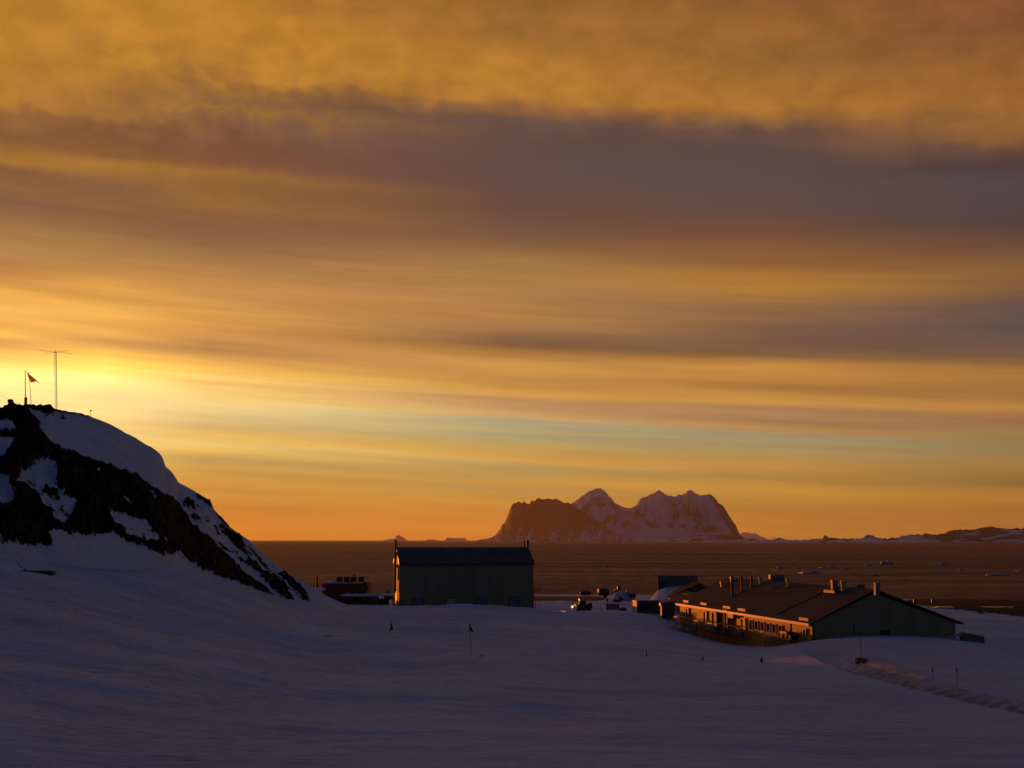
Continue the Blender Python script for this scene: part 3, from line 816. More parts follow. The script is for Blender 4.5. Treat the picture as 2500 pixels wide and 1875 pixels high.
iceberg([(941, 1318), (948, 1316.5), (957, 1314.5), (964, 1316), (967, 1311), (969, 1306), (974, 1306), (982, 1310), (988, 1314), (993, 1318)], 1319, 30000, 300, 'pointed iceberg with one sharp horn on the open horizon above the big shed')
iceberg([(1042, 1318), (1048, 1316.6), (1058, 1317), (1066, 1318)], 1319, 30000, 200, 'small low iceberg between the horned berg and the flat-topped berg')
iceberg([(1088, 1318), (1089.5, 1313.6), (1093, 1313), (1110, 1313.4), (1135, 1313.6), (1138, 1315), (1139, 1318)], 1319, 30000, 400, 'flat-topped tabular iceberg just left of the mountain island')
iceberg([(1888, 1320), (1892, 1314), (1896, 1315), (1902, 1312), (1906, 1314), (1913, 1315), (1917, 1320)], 1321, 16000, 160, 'jagged iceberg just right of the far pale peak')
iceberg([(2004, 1320), (2011, 1312), (2013, 1306.5), (2018, 1308), (2022, 1312), (2030, 1314), (2036, 1320)], 1321, 15500, 160, 'iceberg with a tall spike behind the low island chain')
iceberg([(2108, 1318), (2113, 1308), (2120, 1305.5), (2130, 1307), (2138, 1312), (2144, 1318)], 1321, 15000, 170, 'rounded dome iceberg behind the low island chain')

# drifting floes on the sea to the right
floes = [(1905, 1388, 16, 6, 'small pale floe drifting above the grey block building'), (1945, 1387, 12, 4, 'thin floe between the small floe and the ridge vents'), (1980, 1400, 52, 7, 'broad flat floe above the long roof ridge'),
         (2022, 1387, 42, 5, 'long thin floe right of the broad flat floe, farther out'), (2066, 1388, 22, 5, 'short floe at the right end of the long thin one'), (2120, 1381, 15, 7, 'small hummocked floe left of the two-humped floe'),
         (2166, 1377, 26, 10, 'tall two-humped floe, the farthest out over the gable'), (2132, 1405, 22, 7, 'nearest small floe above the gable chimney'), (2296, 1380, 32, 7, 'blocky floe above the gravel strip'),
         (2347, 1393, 13, 5, 'lone small floe between the blocky floe and the right edge floes'), (2436, 1405, 52, 7, 'long flat floe near the right edge, nearest to the shore'), (2494, 1396, 22, 7, 'floe cut off by the right edge of the picture'),
         (1480, 1384, 10, 4, 'tiny floe above the red tractor and the dark trailer')]
for k, (px, py, wpx, hpx, lab) in enumerate(floes):
    d = ray(px, py); p = d * (SEA / d.z); sc = p.y / F
    mb = MB()
    mb.lump((0, 0, hpx * sc * 0.18), (wpx * sc, wpx * sc * 1.5, hpx * sc * 0.75), k + 2, 0.55, 22, 10, 0.35, 2.2)
    if wpx > 20: mb.lump((wpx * sc * 0.22, 3, hpx * sc * 0.34), (wpx * sc * 0.4, wpx * sc * 0.6, hpx * sc), k + 40, 0.6, 16, 9, 0.3, 2.5)
    o = mb.build('ice_floe', ice_m); o.location = (p.x, p.y, SEA)
    tag(o, lab, 'ice floe', 'ice floes on the sea')

# ------------------------------------------------------------------ bare gravel, meltwater
gravel_m = principled('dark_gravel', (0.020, 0.016, 0.017), 0.95, 0.4, 1.5, 0.6, 6.0, 0.0, 0.08)
water_m = principled('still_meltwater', (0.02, 0.02, 0.022), 0.06, 0.1, 0.2, 0.05, 1.0)
def patch(name, corners, mat, lift, n=60, rows=30, seed=0, rag=0.25):
    """sheet lying on the snow: list of (px, far row, near row)"""
    corners = sorted(corners)
    s = np.linspace(corners[0][0], corners[-1][0], n)
    a = np.interp(s, [c[0] for c in corners], [c[1] for c in corners]); b_ = np.interp(s, [c[0] for c in corners], [c[2] for c in corners])
    V = np.empty((rows, n, 3))
    for j in range(n):
        pf = find_ground(s[j], a[j]); pn = find_ground(s[j], b_[j])
        j0 = rag * float(fbm(np.array([s[j] / 14.0]), np.array([1.5]), 4, seed)[0]); j1 = rag * float(fbm(np.array([s[j] / 14.0]), np.array([7.5]), 4, seed + 3)[0])
        for i in range(rows):
            t = -j0 + (1 + j0 + j1) * i / (rows - 1)
            q = pn + (pf - pn) * t
            V[i, j] = (q.x, q.y, ground_z(q.x, q.y) + lift)
    return tag(grid_object(name, V, mat), kind='structure')
patch('gravel_strip', [(1300, 1456, 1467), (1400, 1457, 1467), (1450, 1457, 1466), (1476, 1459, 1464)], gravel_m, 0.12, seed=3)
patch('gravel_runway', [(2215, 1466, 1474), (2240, 1464, 1477), (2300, 1463, 1485), (2360, 1464, 1491), (2430, 1465, 1498), (2500, 1466, 1505), (2800, 1467, 1530)], gravel_m, 0.14, n=120, seed=5, rag=0.12)
patch('meltwater_pool', [(2272, 1482, 1485), (2300, 1481.5, 1486.5), (2330, 1481.5, 1486)], water_m, 0.2, n=40, rows=8, seed=7)
patch('meltwater_pool', [(2395, 1482, 1484.5), (2430, 1481.5, 1486), (2475, 1482, 1485)], water_m, 0.2, n=40, rows=8, seed=9)
patch('ice_sheet', [(1354, 1492, 1494.5), (1368, 1491.8, 1495), (1383, 1492.5, 1494.5)], water_m, 0.05, n=24, seed=13)

# ------------------------------------------------------------------ building materials
green_wall = cladding('dull_green_cladding', (0.20, 0.19, 0.125), 0.30)
green_dark = cladding('dark_green_panel', (0.055, 0.062, 0.045), 0.4)
roof_dark = cladding('dark_roof_sheet', (0.034, 0.028, 0.024), 0.5, 0.75)
roof_snow = principled('snow_dusted_roof', (0.12, 0.11, 0.10), 0.8, 0.25, 0.35, spec=0.15)
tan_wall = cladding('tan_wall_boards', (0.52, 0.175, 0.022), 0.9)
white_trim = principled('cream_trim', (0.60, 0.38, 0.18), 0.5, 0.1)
gutter_white = principled('white_gutter_paint', (0.82, 0.72, 0.50), 0.45, 0.08)
steel = principled('galvanised_steel', (0.55, 0.53, 0.50), 0.34, 0.15, 6.0, metallic=0.9)
pipe_m = principled('weathered_flue_pipe', (0.13, 0.11, 0.095), 0.5, 0.2)
dark_metal = principled('dark_painted_metal', (0.030, 0.028, 0.028), 0.5, 0.3)
door_dark = principled('dark_door_paint', (0.030, 0.032, 0.040), 0.5, 0.2)
door_blue = principled('blue_door_paint', (0.10, 0.13, 0.26), 0.5, 0.15)
door_pale = principled('pale_door_paint', (0.36, 0.32, 0.30), 0.5, 0.15)
glass_m = principled('window_glass', (0.035, 0.035, 0.045), 0.08, 0.1)
red_m = principled('red_paint', (0.32, 0.035, 0.028), 0.5, 0.25)
rust_red = cladding('red_brown_cladding', (0.10, 0.020, 0.015), 0.4)
timber = principled('weathered_timber', (0.16, 0.11, 0.075), 0.8, 0.35, 5.0, stretch=(1, 1, 0.15))
black_m = principled('black_rubber', (0.014, 0.014, 0.015), 0.75, 0.3)
tarp_m = principled('dark_tarpaulin', (0.022, 0.024, 0.036), 0.6, 0.3, 3.0, 0.5, 4.0)
flag_black = principled('black_flag_cloth', (0.020, 0.018, 0.024), 0.85, 0.2)
flag_blue = principled('blue_flag_cloth', (0.020, 0.030, 0.085), 0.85, 0.2)
flag_red = principled('red_flag_cloth', (0.10, 0.022, 0.02), 0.85, 0.2)
bamboo = principled('bamboo_cane', (0.10, 0.07, 0.045), 0.7, 0.25)
matte_dark = principled('matte_dark_felt', (0.016, 0.016, 0.015), 0.95, 0.3, 1.0, spec=0.03)
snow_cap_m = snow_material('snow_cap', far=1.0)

# ------------------------------------------------------------------ big shed in the middle
A = P(977, 1484, 250)
rz = R(9.0)
shed = thing('storage_shed', (A.x, A.y, A.z), 'tall dull green shed with a gable roof and glowing left end wall', 'shed', rz)
L, W = 23.75, 13.0
hz_e = P(977, 1376, 250).z - A.z
hz_r = P(1100, 1338, 259).z - A.z
b = MB(); b.prism([(0, -4), (0, hz_e), (W / 2, hz_r - 0.25), (W, hz_e), (W, -4)], 0, L, axis='x'); b.build('wall', green_wall, shed)
b = MB()
sl = (hz_r - hz_e) / (W / 2)
for sg in (0, 1):
    a0 = (-0.45, hz_e - 0.45 * sl + 0.10) if sg == 0 else (W + 0.45, hz_e - 0.45 * sl + 0.10)
    b.prism([a0, (W / 2, hz_r), (W / 2, hz_r + 0.16), (a0[0], a0[1] + 0.16)], -0.2, L + 0.2, axis='x')
rf_o = b.build('roof', roof_snow, shed)
b = MB(); b.box((L / 2, -0.50, hz_e - 0.10), (L + 0.3, 0.18, 0.24)); b.build('gutter', dark_metal, shed)
# bright barge boards on the sunlit gable
for sg in (0, 1):
    b = MB()
    p0 = (-0.26, -0.4 if sg == 0 else W + 0.4, hz_e - 0.1); p1 = (-0.26, W / 2, hz_r + 0.02)
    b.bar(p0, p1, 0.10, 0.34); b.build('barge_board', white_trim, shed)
for yy0 in (0.15, W - 0.15):
    b = MB(); b.cyl((-0.14, yy0, -3), (-0.14, yy0, hz_e - 0.1), 0.10, n=10); b.build('drain_pipe', white_trim, shed)
def flue(px, top, bot, dx, dy, r, lit=True):
    q = local(shed, P(px, top, 255)); 
    b = MB(); b.cyl((dx, dy, bot), (dx, dy, q.z), r, n=12)
    o = b.build('flue', pipe_m, shed)
    b = MB(); b.cyl((dx, dy, q.z - 0.02), (dx, dy, q.z + 0.14), r + 0.05, n=12); b.build('collar', dark_metal, o)
    b = MB(); b.cyl((dx, dy, q.z - 3.1), (dx, dy, q.z - 2.96), r + 0.06, n=12); b.build('collar', dark_metal, o)
flue(967, 1320, 2.4, -0.55, 5.2, 0.22)
flue(1290, 1321, 3.0, L - 0.15, 5.0, 0.24)
flue(1287, 1322, 3.0, L - 0.75, 5.4, 0.14)
b = MB(); b.box((-0.22, 6.8, hz_e - 0.6), (0.36, 0.7, 0.5)); b.build('floodlight', steel, shed)
b = MB(); b.box((-0.2, 4.6, hz_e - 0.4), (0.3, 0.4, 0.3)); b.build('floodlight', steel, shed)
b = MB(); b.cyl((-0.12, 4.2, hz_e - 3.0), (-0.12, 4.2, hz_e - 0.2), 0.08, n=8); b.build('conduit', white_trim, shed)
b = MB(); b.box((-0.10, 6.5, 2.55), (0.24, 11.6, 0.22)); b.build('cross_rail', dark_metal, shed)
end_brown = principled('sun_tone_brown', (0.13, 0.052, 0.014), 0.7, 0.2, 0.6)  # added sheet: sunlit tone of the end wall put into a darker brown
b = MB(); b.prism([(0.05, -4), (0.05, hz_e - 0.1), (W / 2, hz_r - 0.45), (W - 0.05, hz_e - 0.1), (W - 0.05, -4)], -0.05, -0.002, axis='x'); b.build('sun_tone_sheet', end_brown, shed)
b = MB(); b.box((-0.09, 8.0, -0.3), (0.08, 3.2, 5.4)); b.build('roller_door', door_dark, shed)
n0 = Matrix.Rotation(rz, 3, 'Z') @ Vector((0, -1, 0))
for x0, x1, y0, y1, dm in ((1009, 1032, 1462, 1492, door_blue), (1090, 1112, 1461, 1492, door_pale), (1163, 1186, 1461, 1492, door_blue), (1243, 1265, 1460, 1492, door_blue)):
    a = local(shed, hit(x0, y0, A, n0)); c = local(shed, hit(x1, y1, A, n0))
    b = MB(); b.box(((a.x + c.x) / 2, -0.05, (a.z + c.z) / 2), (c.x - a.x, 0.12, a.z - c.z)); dr = b.build('door', dm, shed)
    if dm is door_pale: dr['label'] = 'pale beige door'
    b = MB()
    wv = 0.14
    b.box((a.x - wv / 2, -0.06, (a.z + c.z) / 2), (wv, 0.17, a.z - c.z)); b.box((c.x + wv / 2, -0.06, (a.z + c.z) / 2), (wv, 0.17, a.z - c.z)); b.box(((a.x + c.x) / 2, -0.06, a.z + wv / 2), (c.x - a.x + 2 * wv, 0.17, wv))
    b.build('frame', dark_metal, dr)
# service mast by the right corner
Q = P(1302, 1489, 252)
mast = thing('service_mast', (Q.x, Q.y, Q.z - 0.5), 'thin dark post with short crossarms at the right corner of the tall shed', 'post')
b = MB(); b.cyl((0, 0, -0.5), (0, 0, 4.1), 0.09, n=8); b.build('pole', dark_metal, mast)
b = MB(); b.cyl((0.35, 0.2, -0.5), (0.35, 0.2, 3.0), 0.06, n=8); b.build('stay', dark_metal, mast)
b = MB(); b.box((0.75, 0, 4.12), (1.7, 0.12, 0.10)); b.build('crossarm', dark_metal, mast)
b = MB(); b.box((0.5, 0, 3.75), (0.9, 0.1, 0.08)); b.build('crossarm', dark_metal, mast)

# ------------------------------------------------------------------ long building on the right
O = P(1984, 1521, 170.0)
eave_z = O.z
uy = Vector((-9.3, 53.0, 0)).normalized(); ux = Vector((uy.y, -uy.x, 0))
rzL = math.atan2(ux.y, ux.x)
BZ = -16.0
lb = thing('long_building', (O.x, O.y, BZ), 'long low building with orange sunlit wall, dark gabled roof and many roof vents', 'building', rzL)
H = eave_z - BZ
WID = 18.3; LEN = 54.5
pk = local(lb, hit(2134, 1442, O, Vector((-uy.x, -uy.y, 0))))
RX, RZ = pk.x, pk.z
rx_eave = local(lb, hit(2322, 1518, O, Vector((-uy.x, -uy.y, 0)))).z
b = MB(); b.prism([(0, 0), (0, H - 0.12), (RX, RZ - 0.3), (WID, rx_eave - 0.1), (WID, 0)], 0, LEN, axis='y'); b.build('wall', None or green_wall, lb)
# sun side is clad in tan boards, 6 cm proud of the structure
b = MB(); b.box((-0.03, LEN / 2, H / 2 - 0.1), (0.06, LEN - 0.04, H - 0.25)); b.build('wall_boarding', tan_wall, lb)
b = MB()
slL = (RZ - H) / RX
slR = (RZ - rx_eave) / (WID - RX)
b.prism([(-0.55, H - 0.55 * slL), (RX, RZ), (RX, RZ + 0.2), (-0.55, H - 0.55 * slL + 0.2)], -0.45, LEN + 0.45, axis='y')
b.prism([(RX, RZ), (WID + 0.9, rx_eave - 0.9 * slR), (WID + 0.9, rx_eave - 0.9 * slR + 0.2), (RX, RZ + 0.2)], -0.45, LEN + 0.45, axis='y')
roof = b.build('roof', roof_dark, lb)
gutter = MB(); gutter.box((-0.62, LEN / 2, H - 0.16), (0.14, LEN + 0.7, 0.24)); gutter.box((-0.35, LEN / 2, H - 0.34), (0.40, LEN + 0.5, 0.07)); gutter.build('gutter', gutter_white, lb)
nL = Matrix.Rotation(rzL, 3, 'Z') @ Vector((-1, 0, 0))
def on_wall(px, py, off=0.0):
    return local(lb, hit(px, py, O + nL * off, nL))
roofN = Matrix.Rotation(rzL, 3, 'Z') @ Vector((-slL, 0, 1)).normalized()
roof_p = Vector((O.x, O.y, eave_z + 0.2))
def on_roof(px, py):
    return local(lb, hit(px, py, roof_p, roofN))
def wall_rect(px0, py0, px1, py1):
    """pixel corners (top left, bottom right) on the sunlit wall -> y range and z range"""
    a = on_wall(px0, py0, 0.07); c = on_wall(px1, py1, 0.07)
    zt = on_wall((px0 + px1) / 2, py0, 0.07).z; zb = on_wall((px0 + px1) / 2, py1, 0.07).z
    return min(a.y, c.y), max(a.y, c.y), zb, zt
# doors with frames, lamps above them
for px0, py0, px1, py1 in ((1676, 1486, 1682.5, 1514), (1719.5, 1494, 1726.5, 1528), (1811, 1511, 1821, 1556), (1963, 1536.5, 1969.5, 1562)):
    y0, y1, z0, z1 = wall_rect(px0, py0, px1, py1)
    b = MB(); b.box((-0.09, (y0 + y1) / 2, (z0 + z1) / 2), (0.08, y1 - y0, z1 - z0)); dr = b.build('door', door_dark, lb)
    b = MB(); fw = 0.14
    b.box((-0.13, y0 - fw / 2, (z0 + z1) / 2), (0.16, fw, z1 - z0)); b.box((-0.13, y1 + fw / 2, (z0 + z1) / 2), (0.16, fw, z1 - z0)); b.box((-0.13, (y0 + y1) / 2, z1 + fw / 2), (0.16, y1 - y0 + 2 * fw, fw)); b.build('frame', white_trim, dr)
    b = MB(); b.lump((-0.28, (y0 + y1) / 2, z1 + 0.62), (0.4, 1.5, 0.42), 3, 0.05, 14, 8); b.build('door_lamp', dark_metal, lb)
# six windows
for px0, py0, px1, py1 in ((1830.4, 1514, 1838, 1534.5), (1844.4, 1516.5, 1852, 1537), (1858.4, 1519, 1866.6, 1540), (1873, 1521.8, 1881.5, 1543), (1887, 1524.3, 1896, 1546), (1902, 1527, 1911, 1549)):
    y0, y1, z0, z1 = wall_rect(px0, py0, px1, py1)
    b = MB(); fw = 0.075
    b.box((-0.11, y0 - fw / 2, (z0 + z1) / 2), (0.14, fw, z1 - z0)); b.box((-0.11, y1 + fw / 2, (z0 + z1) / 2), (0.14, fw, z1 - z0))
    b.box((-0.11, (y0 + y1) / 2, z1 + fw / 2), (0.14, y1 - y0 + 2 * fw, fw)); b.box((-0.13, (y0 + y1) / 2, z0 - fw / 2), (0.20, y1 - y0 + 2 * fw, fw))
    wn = b.build('window', white_trim, lb)
    b = MB(); b.box((-0.075, (y0 + y1) / 2, (z0 + z1) / 2), (0.03, y1 - y0, z1 - z0)); b.build('pane', glass_m, wn)
# two boxed-in entrance cabinets, a wall unit, upright cover strips
for px0, px1, py0, py1, dep_ in ((1747, 1758, 1496, 1546, 0.5), (1776, 1783, 1491, 1552, 0.4)):
    y0, y1, z0, z1 = wall_rect(px0, py0, px1, py1)
    b = MB(); b.box((-0.07 - dep_ / 2, (y0 + y1) / 2, (z0 + z1) / 2), (dep_, y1 - y0, z1 - z0)); b.build('porch_cabinet', green_dark, lb)
    b = MB(); b.box((-0.1 - dep_ / 2, (y0 + y1) / 2, z1 + 0.07), (dep_ + 0.3, y1 - y0 + 0.3, 0.12)); b.build('porch_roof', dark_metal, lb)
    b = MB(); b.box((-0.12 - dep_, y1 + 0.08, (z0 + z1) / 2 + 0.5), (0.10, 0.14, z1 - z0 - 1.0)); b.build('corner_post', white_trim, lb)
y0, y1, z0, z1 = wall_rect(1784, 1495, 1797, 1508.5)
b = MB(); b.box((-0.32, (y0 + y1) / 2, (z0 + z1) / 2), (0.4, y1 - y0, z1 - z0)); b.build('wall_unit', dark_metal, lb)
for px in (1741, 1769, 1791, 1930):
    q = on_wall(px, 1500)
    b = MB(); b.box((-0.10, q.y, H - 2.3), (0.07, 0.16, 4.2)); b.build('cover_strip', tan_wall, lb)
# raised walkway with railings, three flights of steps
ya = on_wall(1668, 1500).y; yb = on_wall(1822, 1530).y
deck_z = on_wall(1700, 1526).z
b = MB(); b.box((-0.75, (ya + yb) / 2, deck_z - 0.08), (1.25, ya - yb, 0.12)); b.build('walkway', timber, lb)
b = MB()
for k in range(9):
    yk = yb + (ya - yb) * (k + 0.5) / 9
    b.bar((-1.35, yk, deck_z - 2.2), (-1.35, yk, deck_z + 1.1), 0.08)
b.bar((-1.35, yb, deck_z + 1.1), (-1.35, ya, deck_z + 1.1), 0.08, 0.10); b.bar((-1.35, yb, deck_z + 0.55), (-1.35, ya, deck_z + 0.55), 0.05)
b.build('railing', timber, lb)
for px in (1681, 1732, 1766):
    yc = on_wall(px, 1515).y
    b = MB()
    for k in range(5):
        b.box((-2.2 - 0.3 * k, yc, deck_z - 0.25 - 0.22 * k), (0.32, 1.5, 0.06))
    st = b.build('steps', timber, lb)
    for sg in (-1, 1):
        b = MB(); yk = yc + sg * 0.85
        b.bar((-1.9, yk, deck_z + 1.0), (-3.5, yk, deck_z - 0.35), 0.10); b.bar((-3.5, yk, deck_z - 1.6), (-3.5, yk, deck_z - 0.3), 0.08); b.bar((-1.9, yk, deck_z - 0.2), (-1.9, yk, deck_z + 1.0), 0.08)
        b.build('handrail', white_trim, st)
    b = MB(); b.box((-2.0, yc, deck_z + 1.02), (0.14, 2.1, 0.14)); b.build('top_bar', white_trim, st)
# snow guards over the doors: boards standing on the roof near the eave
for px0, py0, px1, py1 in ((1668, 1470, 1681, 1471.5), (1710.5, 1476, 1725, 1478), (1766, 1484, 1782.5, 1487), (1802, 1490, 1819, 1493), (1951.5, 1513, 1973, 1517)):
    a = on_roof(px0, py0); c = on_roof(px1, py1)
    b = MB(); b.box(((a.x + c.x) / 2, (a.y + c.y) / 2, (a.z + c.z) / 2 + 0.12), (0.06, abs(a.y - c.y), 0.42)); b.build('snow_guard', white_trim, lb)
# pale joints running up the roof, and the dark step in the roof
for px0, py0, px1, py1, mt, wd in ((1780, 1459, 1862, 1421, white_trim, 0.09), (1886, 1436, 1911, 1424.5, white_trim, 0.07), (1767, 1428, 1800, 1414, white_trim, 0.08), (1893, 1501, 2018, 1441, dark_metal, 0.22)):
    a = on_roof(px0, py0); c = on_roof(px1, py1)
    b = MB(); b.bar((a.x, a.y, a.z + 0.03), (c.x, c.y, c.z + 0.03), wd, 0.10); b.build('roof_joint', mt, lb)
# vents and pipes
def vent(px, py, top, wpx, cap=0.0, mat=None, round_=False):
    q = on_roof(px, py); Yw = (Matrix.Rotation(rzL, 3, 'Z') @ q + lb.location).y
    sc = Yw / F; h = (py - top) * sc * 0.98; wd = wpx * sc
    b = MB()
    hh = h * (0.66 if cap else 1.0)
    if round_: b.cyl((q.x, q.y, q.z - 0.4), (q.x, q.y, q.z + hh), wd / 2, n=14)
    else: b.box((q.x, q.y, q.z + hh / 2 - 0.2), (wd, wd, hh + 0.4))
    o = b.build('roof_vent', mat or pipe_m, lb)
    if cap:
        b = MB(); wc = wd * cap
        if round_: b.cyl((q.x, q.y, q.z + hh), (q.x, q.y, q.z + h), wc / 2, wc / 2 * 0.9, n=14)
        else: b.box((q.x, q.y, q.z + (hh + h) / 2), (wc, wc, h - hh))
        b.build('cowl', mat or pipe_m, o)
vent(1762, 1432, 1420, 5, 1.5, white_trim); vent(1786, 1420, 1408, 5, 1.5, white_trim)
vent(1788, 1456, 1407.5, 5.5, 1.25, dark_metal, True); vent(1811, 1445, 1407, 4.5, 1.3, dark_metal, True); vent(1835, 1433, 1407, 5.5, 1.3, dark_metal, True)
vent(1857, 1425, 1408, 7, 1.45, white_trim, True); vent(1881.5, 1438, 1424, 2.5, 0, white_trim, True); vent(1925, 1432, 1412, 8, 1.5, white_trim, True)
vent(2036, 1440, 1416, 11, 1.1, pipe_m); vent(2060, 1442, 1417, 12, 1.25, white_trim, True); vent(2141, 1447, 1422, 11, 1.0, pipe_m)
q = on_roof(2038, 1444); b = MB(); b.box((q.x, q.y, q.z), (1.6, 3.4, 0.35)); b.build('vent_platform', dark_metal, lb)
for px in (2012, 2020):
    q = on_roof(px, 1436); b = MB(); b.cyl((q.x, q.y, q.z), (q.x, q.y, q.z + 1.3), 0.025, n=6); b.build('whip_aerial', dark_metal, lb)
q = on_roof(2003, 1468); b = MB(); b.cyl((q.x, q.y, q.z - 0.1), (q.x, q.y, q.z + 0.5), 0.09, n=8); b.build('roof_pipe', white_trim, lb)
# long duct and small hatch standing beyond the ridge
def beyond(px0, px1, top, bot, off, name, mt):
    ym = (on_roof((px0 + px1) / 2, 1418).y)
    a = hit(px0, bot, roof_p + Matrix.Rotation(rzL, 3, 'Z') @ Vector((RX + off, 0, 0)), Vector((-nL.x, -nL.y, 0)))
    c = hit(px1, top, roof_p + Matrix.Rotation(rzL, 3, 'Z') @ Vector((RX + off, 0, 0)), Vector((-nL.x, -nL.y, 0)))
    a = local(lb, a); c = local(lb, c)
    zr = RZ - off * slR
    z1 = max(c.z, zr + 0.6); 
    ln = (px1 - px0) * (O.y + ym) / F
    b = MB(); b.box((RX + off + ln * 0.3, (a.y + c.y) / 2, (z1 + zr) / 2), (ln, 0.9, z1 - zr + 0.3)); b.build(name, mt, lb)
beyond(1868, 1903, 1407, 1417, 1.0, 'roof_duct', pipe_m)
beyond(2080, 2103, 1430, 1437, 1.2, 'roof_hatch', pipe_m)
# gable details
nG = Vector((-uy.x, -uy.y, 0))
def on_gable(px, py): return local(lb, hit(px, py, O, nG))
a = on_gable(2149, 1539); c = on_gable(2172, 1556)
b = MB(); b.box(((a.x + c.x) / 2, -0.05, (a.z + c.z) / 2), (c.x - a.x, 0.12, a.z - c.z)); b.build('vent_opening', black_m, lb)
a = on_gable(2100, 1545); b = MB(); b.bar((a.x, -0.1, a.z), (a.x + 0.3, -0.5, a.z - 1.0), 0.10); b.build('stay', dark_metal, lb)
b = MB(); b.box((5.2, -0.03, H / 2), (0.12, 0.07, H)); b.build('cover_strip', green_dark, lb)
b = MB(); b.box((0.0, -0.04, H / 2 - 0.1), (0.22, 0.1, H - 0.3)); b.build('cover_strip', green_dark, lb)
# lit sliver of sheet at the near corner
b = MB(); b.box((0.12, -0.06, H - 1.7), (0.3, 0.05, 2.2)); b.build('corner_trim', green_dark, lb)
# timber fence and drift boards in front of the long building
q = P(1868, 1578, 183); q2 = P(1905, 1566, 176)
fe = thing('timber_fence', (q.x, q.y, q.z), 'short dark picket fence standing out from the orange wall by the six windows', 'fence', math.atan2(q2.y - q.y, q2.x - q.x))
Lf = math.hypot(q2.x - q.x, q2.y - q.y)
b = MB()
for k in range(9):
    b.box((Lf * k / 8, 0, 0.75 + 0.05 * (k % 3)), (Lf / 8 * 0.55, 0.05, 2.4))
b.build('pickets', timber, fe)
b = MB(); b.box((Lf / 2, 0.05, 1.35), (Lf, 0.06, 0.12)); b.box((Lf / 2, 0.05, 0.3), (Lf, 0.06, 0.12)); b.build('rail', timber, fe)
q = P(1925, 1556, 176)
rk = thing('sledge_stack', (q.x, q.y, q.z - 0.2), 'dark low stack of boards between the picket fence and the last door', 'stack', rzL + R(90))
b = MB(); b.box((0, 0, 0.30), (4.2, 0.9, 0.5)); b.box((0.8, 0, 0.72), (2.4, 0.8, 0.34)); b.build('boards', dark_metal, rk); 
for x_ in (-1.9, 1.9):
    b = MB(); b.bar((x_, -0.5, 0.0), (x_, -0.5, 1.1), 0.1); b.build('upright', timber, rk)
# handrail between hut and long building
q = P(1644, 1507, 232)
hr = thing('handrail_fence', (q.x, q.y, q.z), 'low dark handrail between the arched hut and the long building', 'railing')
b = MB(); b.bar((-1.0, 0, 0), (1.9, 0.3, -0.02), 0.12); b.build('rail', dark_metal, hr)
for k in range(3):
    b = MB(); b.bar((-0.9 + 1.3 * k, 0.1 * k, 0), (-0.9 + 1.3 * k, 0.1 * k, -1.4), 0.08); b.build('post', dark_metal, hr)

# ------------------------------------------------------------------ buildings behind
q = P(1655, 1466, 330); sc = 330 / F
blk = thing('block_building', (q.x, q.y, q.z), 'plain dark grey block building behind the green cabin and the long roof', 'building', R(-8))
b = MB(); b.box((0, 4.0, (1466 - 1409) * sc / 2 - 1), (94 * sc, 8.0, (1466 - 1409) * sc + 2)); b.build('wall', principled('grey_wall_panel', (0.085, 0.095, 0.12), 0.7, 0.12, 0.5), blk)
b = MB(); b.box((0, 4.0, (1466 - 1409) * sc + 0.08), (97 * sc, 8.3, 0.22)); b.build('roof', roof_snow, blk)
b = MB(); b.box((-3.4, -0.06, 3.9), (1.4, 0.14, 1.1)); b.build('louvre', dark_metal, blk)
b = MB(); b.cyl((-48 * sc, -0.2, 0), (-48 * sc, -0.2, 5.2), 0.07, n=8); b.build('drain_pipe', dark_metal, blk)
# long drift of snow lying against the block building
xs = np.linspace(0, 1, 40); ts = np.linspace(0, 1, 14)
V = np.empty((14, 40, 3))
for i, t in enumerate(ts):
    for j, s in enumerate(xs):
        px = 1586 + s * 130
        top = np.interp(px, [1586, 1596, 1606, 1625, 1660, 1700, 1716], [1466, 1452, 1441, 1434, 1430, 1432, 1440])
        p0 = P(px, 1474, 296); p1 = P(px, top, 329)
        q = p0.lerp(p1, t); q.z = p0.z + (p1.z - p0.z) * (t ** 1.25)
        V[i, j] = q
tag(grid_object('snow_drift', V, snow_cap_m), kind='structure')
# low gabled workshop between the block building and the long roof
q = P(1710, 1470, 285); sc = 285 / F
ws = thing('workshop', (q.x, q.y, q.z - 1), 'low dark workshop with a wide gable roof, half hidden behind the long roof', 'building', R(-3))
b = MB(); b.prism([(-66 * sc, 0), (-66 * sc, 1.6), (-40 * sc, 3.2), (0, (1470 - 1429) * sc + 1), (70 * sc, 2.6), (70 * sc, 0)], 0, 14, axis='y'); b.build('wall', green_dark, ws)
b = MB()
pr = [(-70 * sc, 1.45), (-40 * sc, 3.25), (-6 * sc, (1470 - 1428.5) * sc + 1), (8 * sc, (1470 - 1428) * sc + 1), (74 * sc, 2.5)]
b.prism(pr + [(a_, z_ + 0.14) for a_, z_ in reversed(pr)], -0.3, 14.2, axis='y'); b.build('roof', matte_dark, ws)
b = MB(); b.cyl((4 * sc, 1, 4.2), (4 * sc, 1, 5.1), 0.10, n=8); b.build('flue', dark_metal, ws)
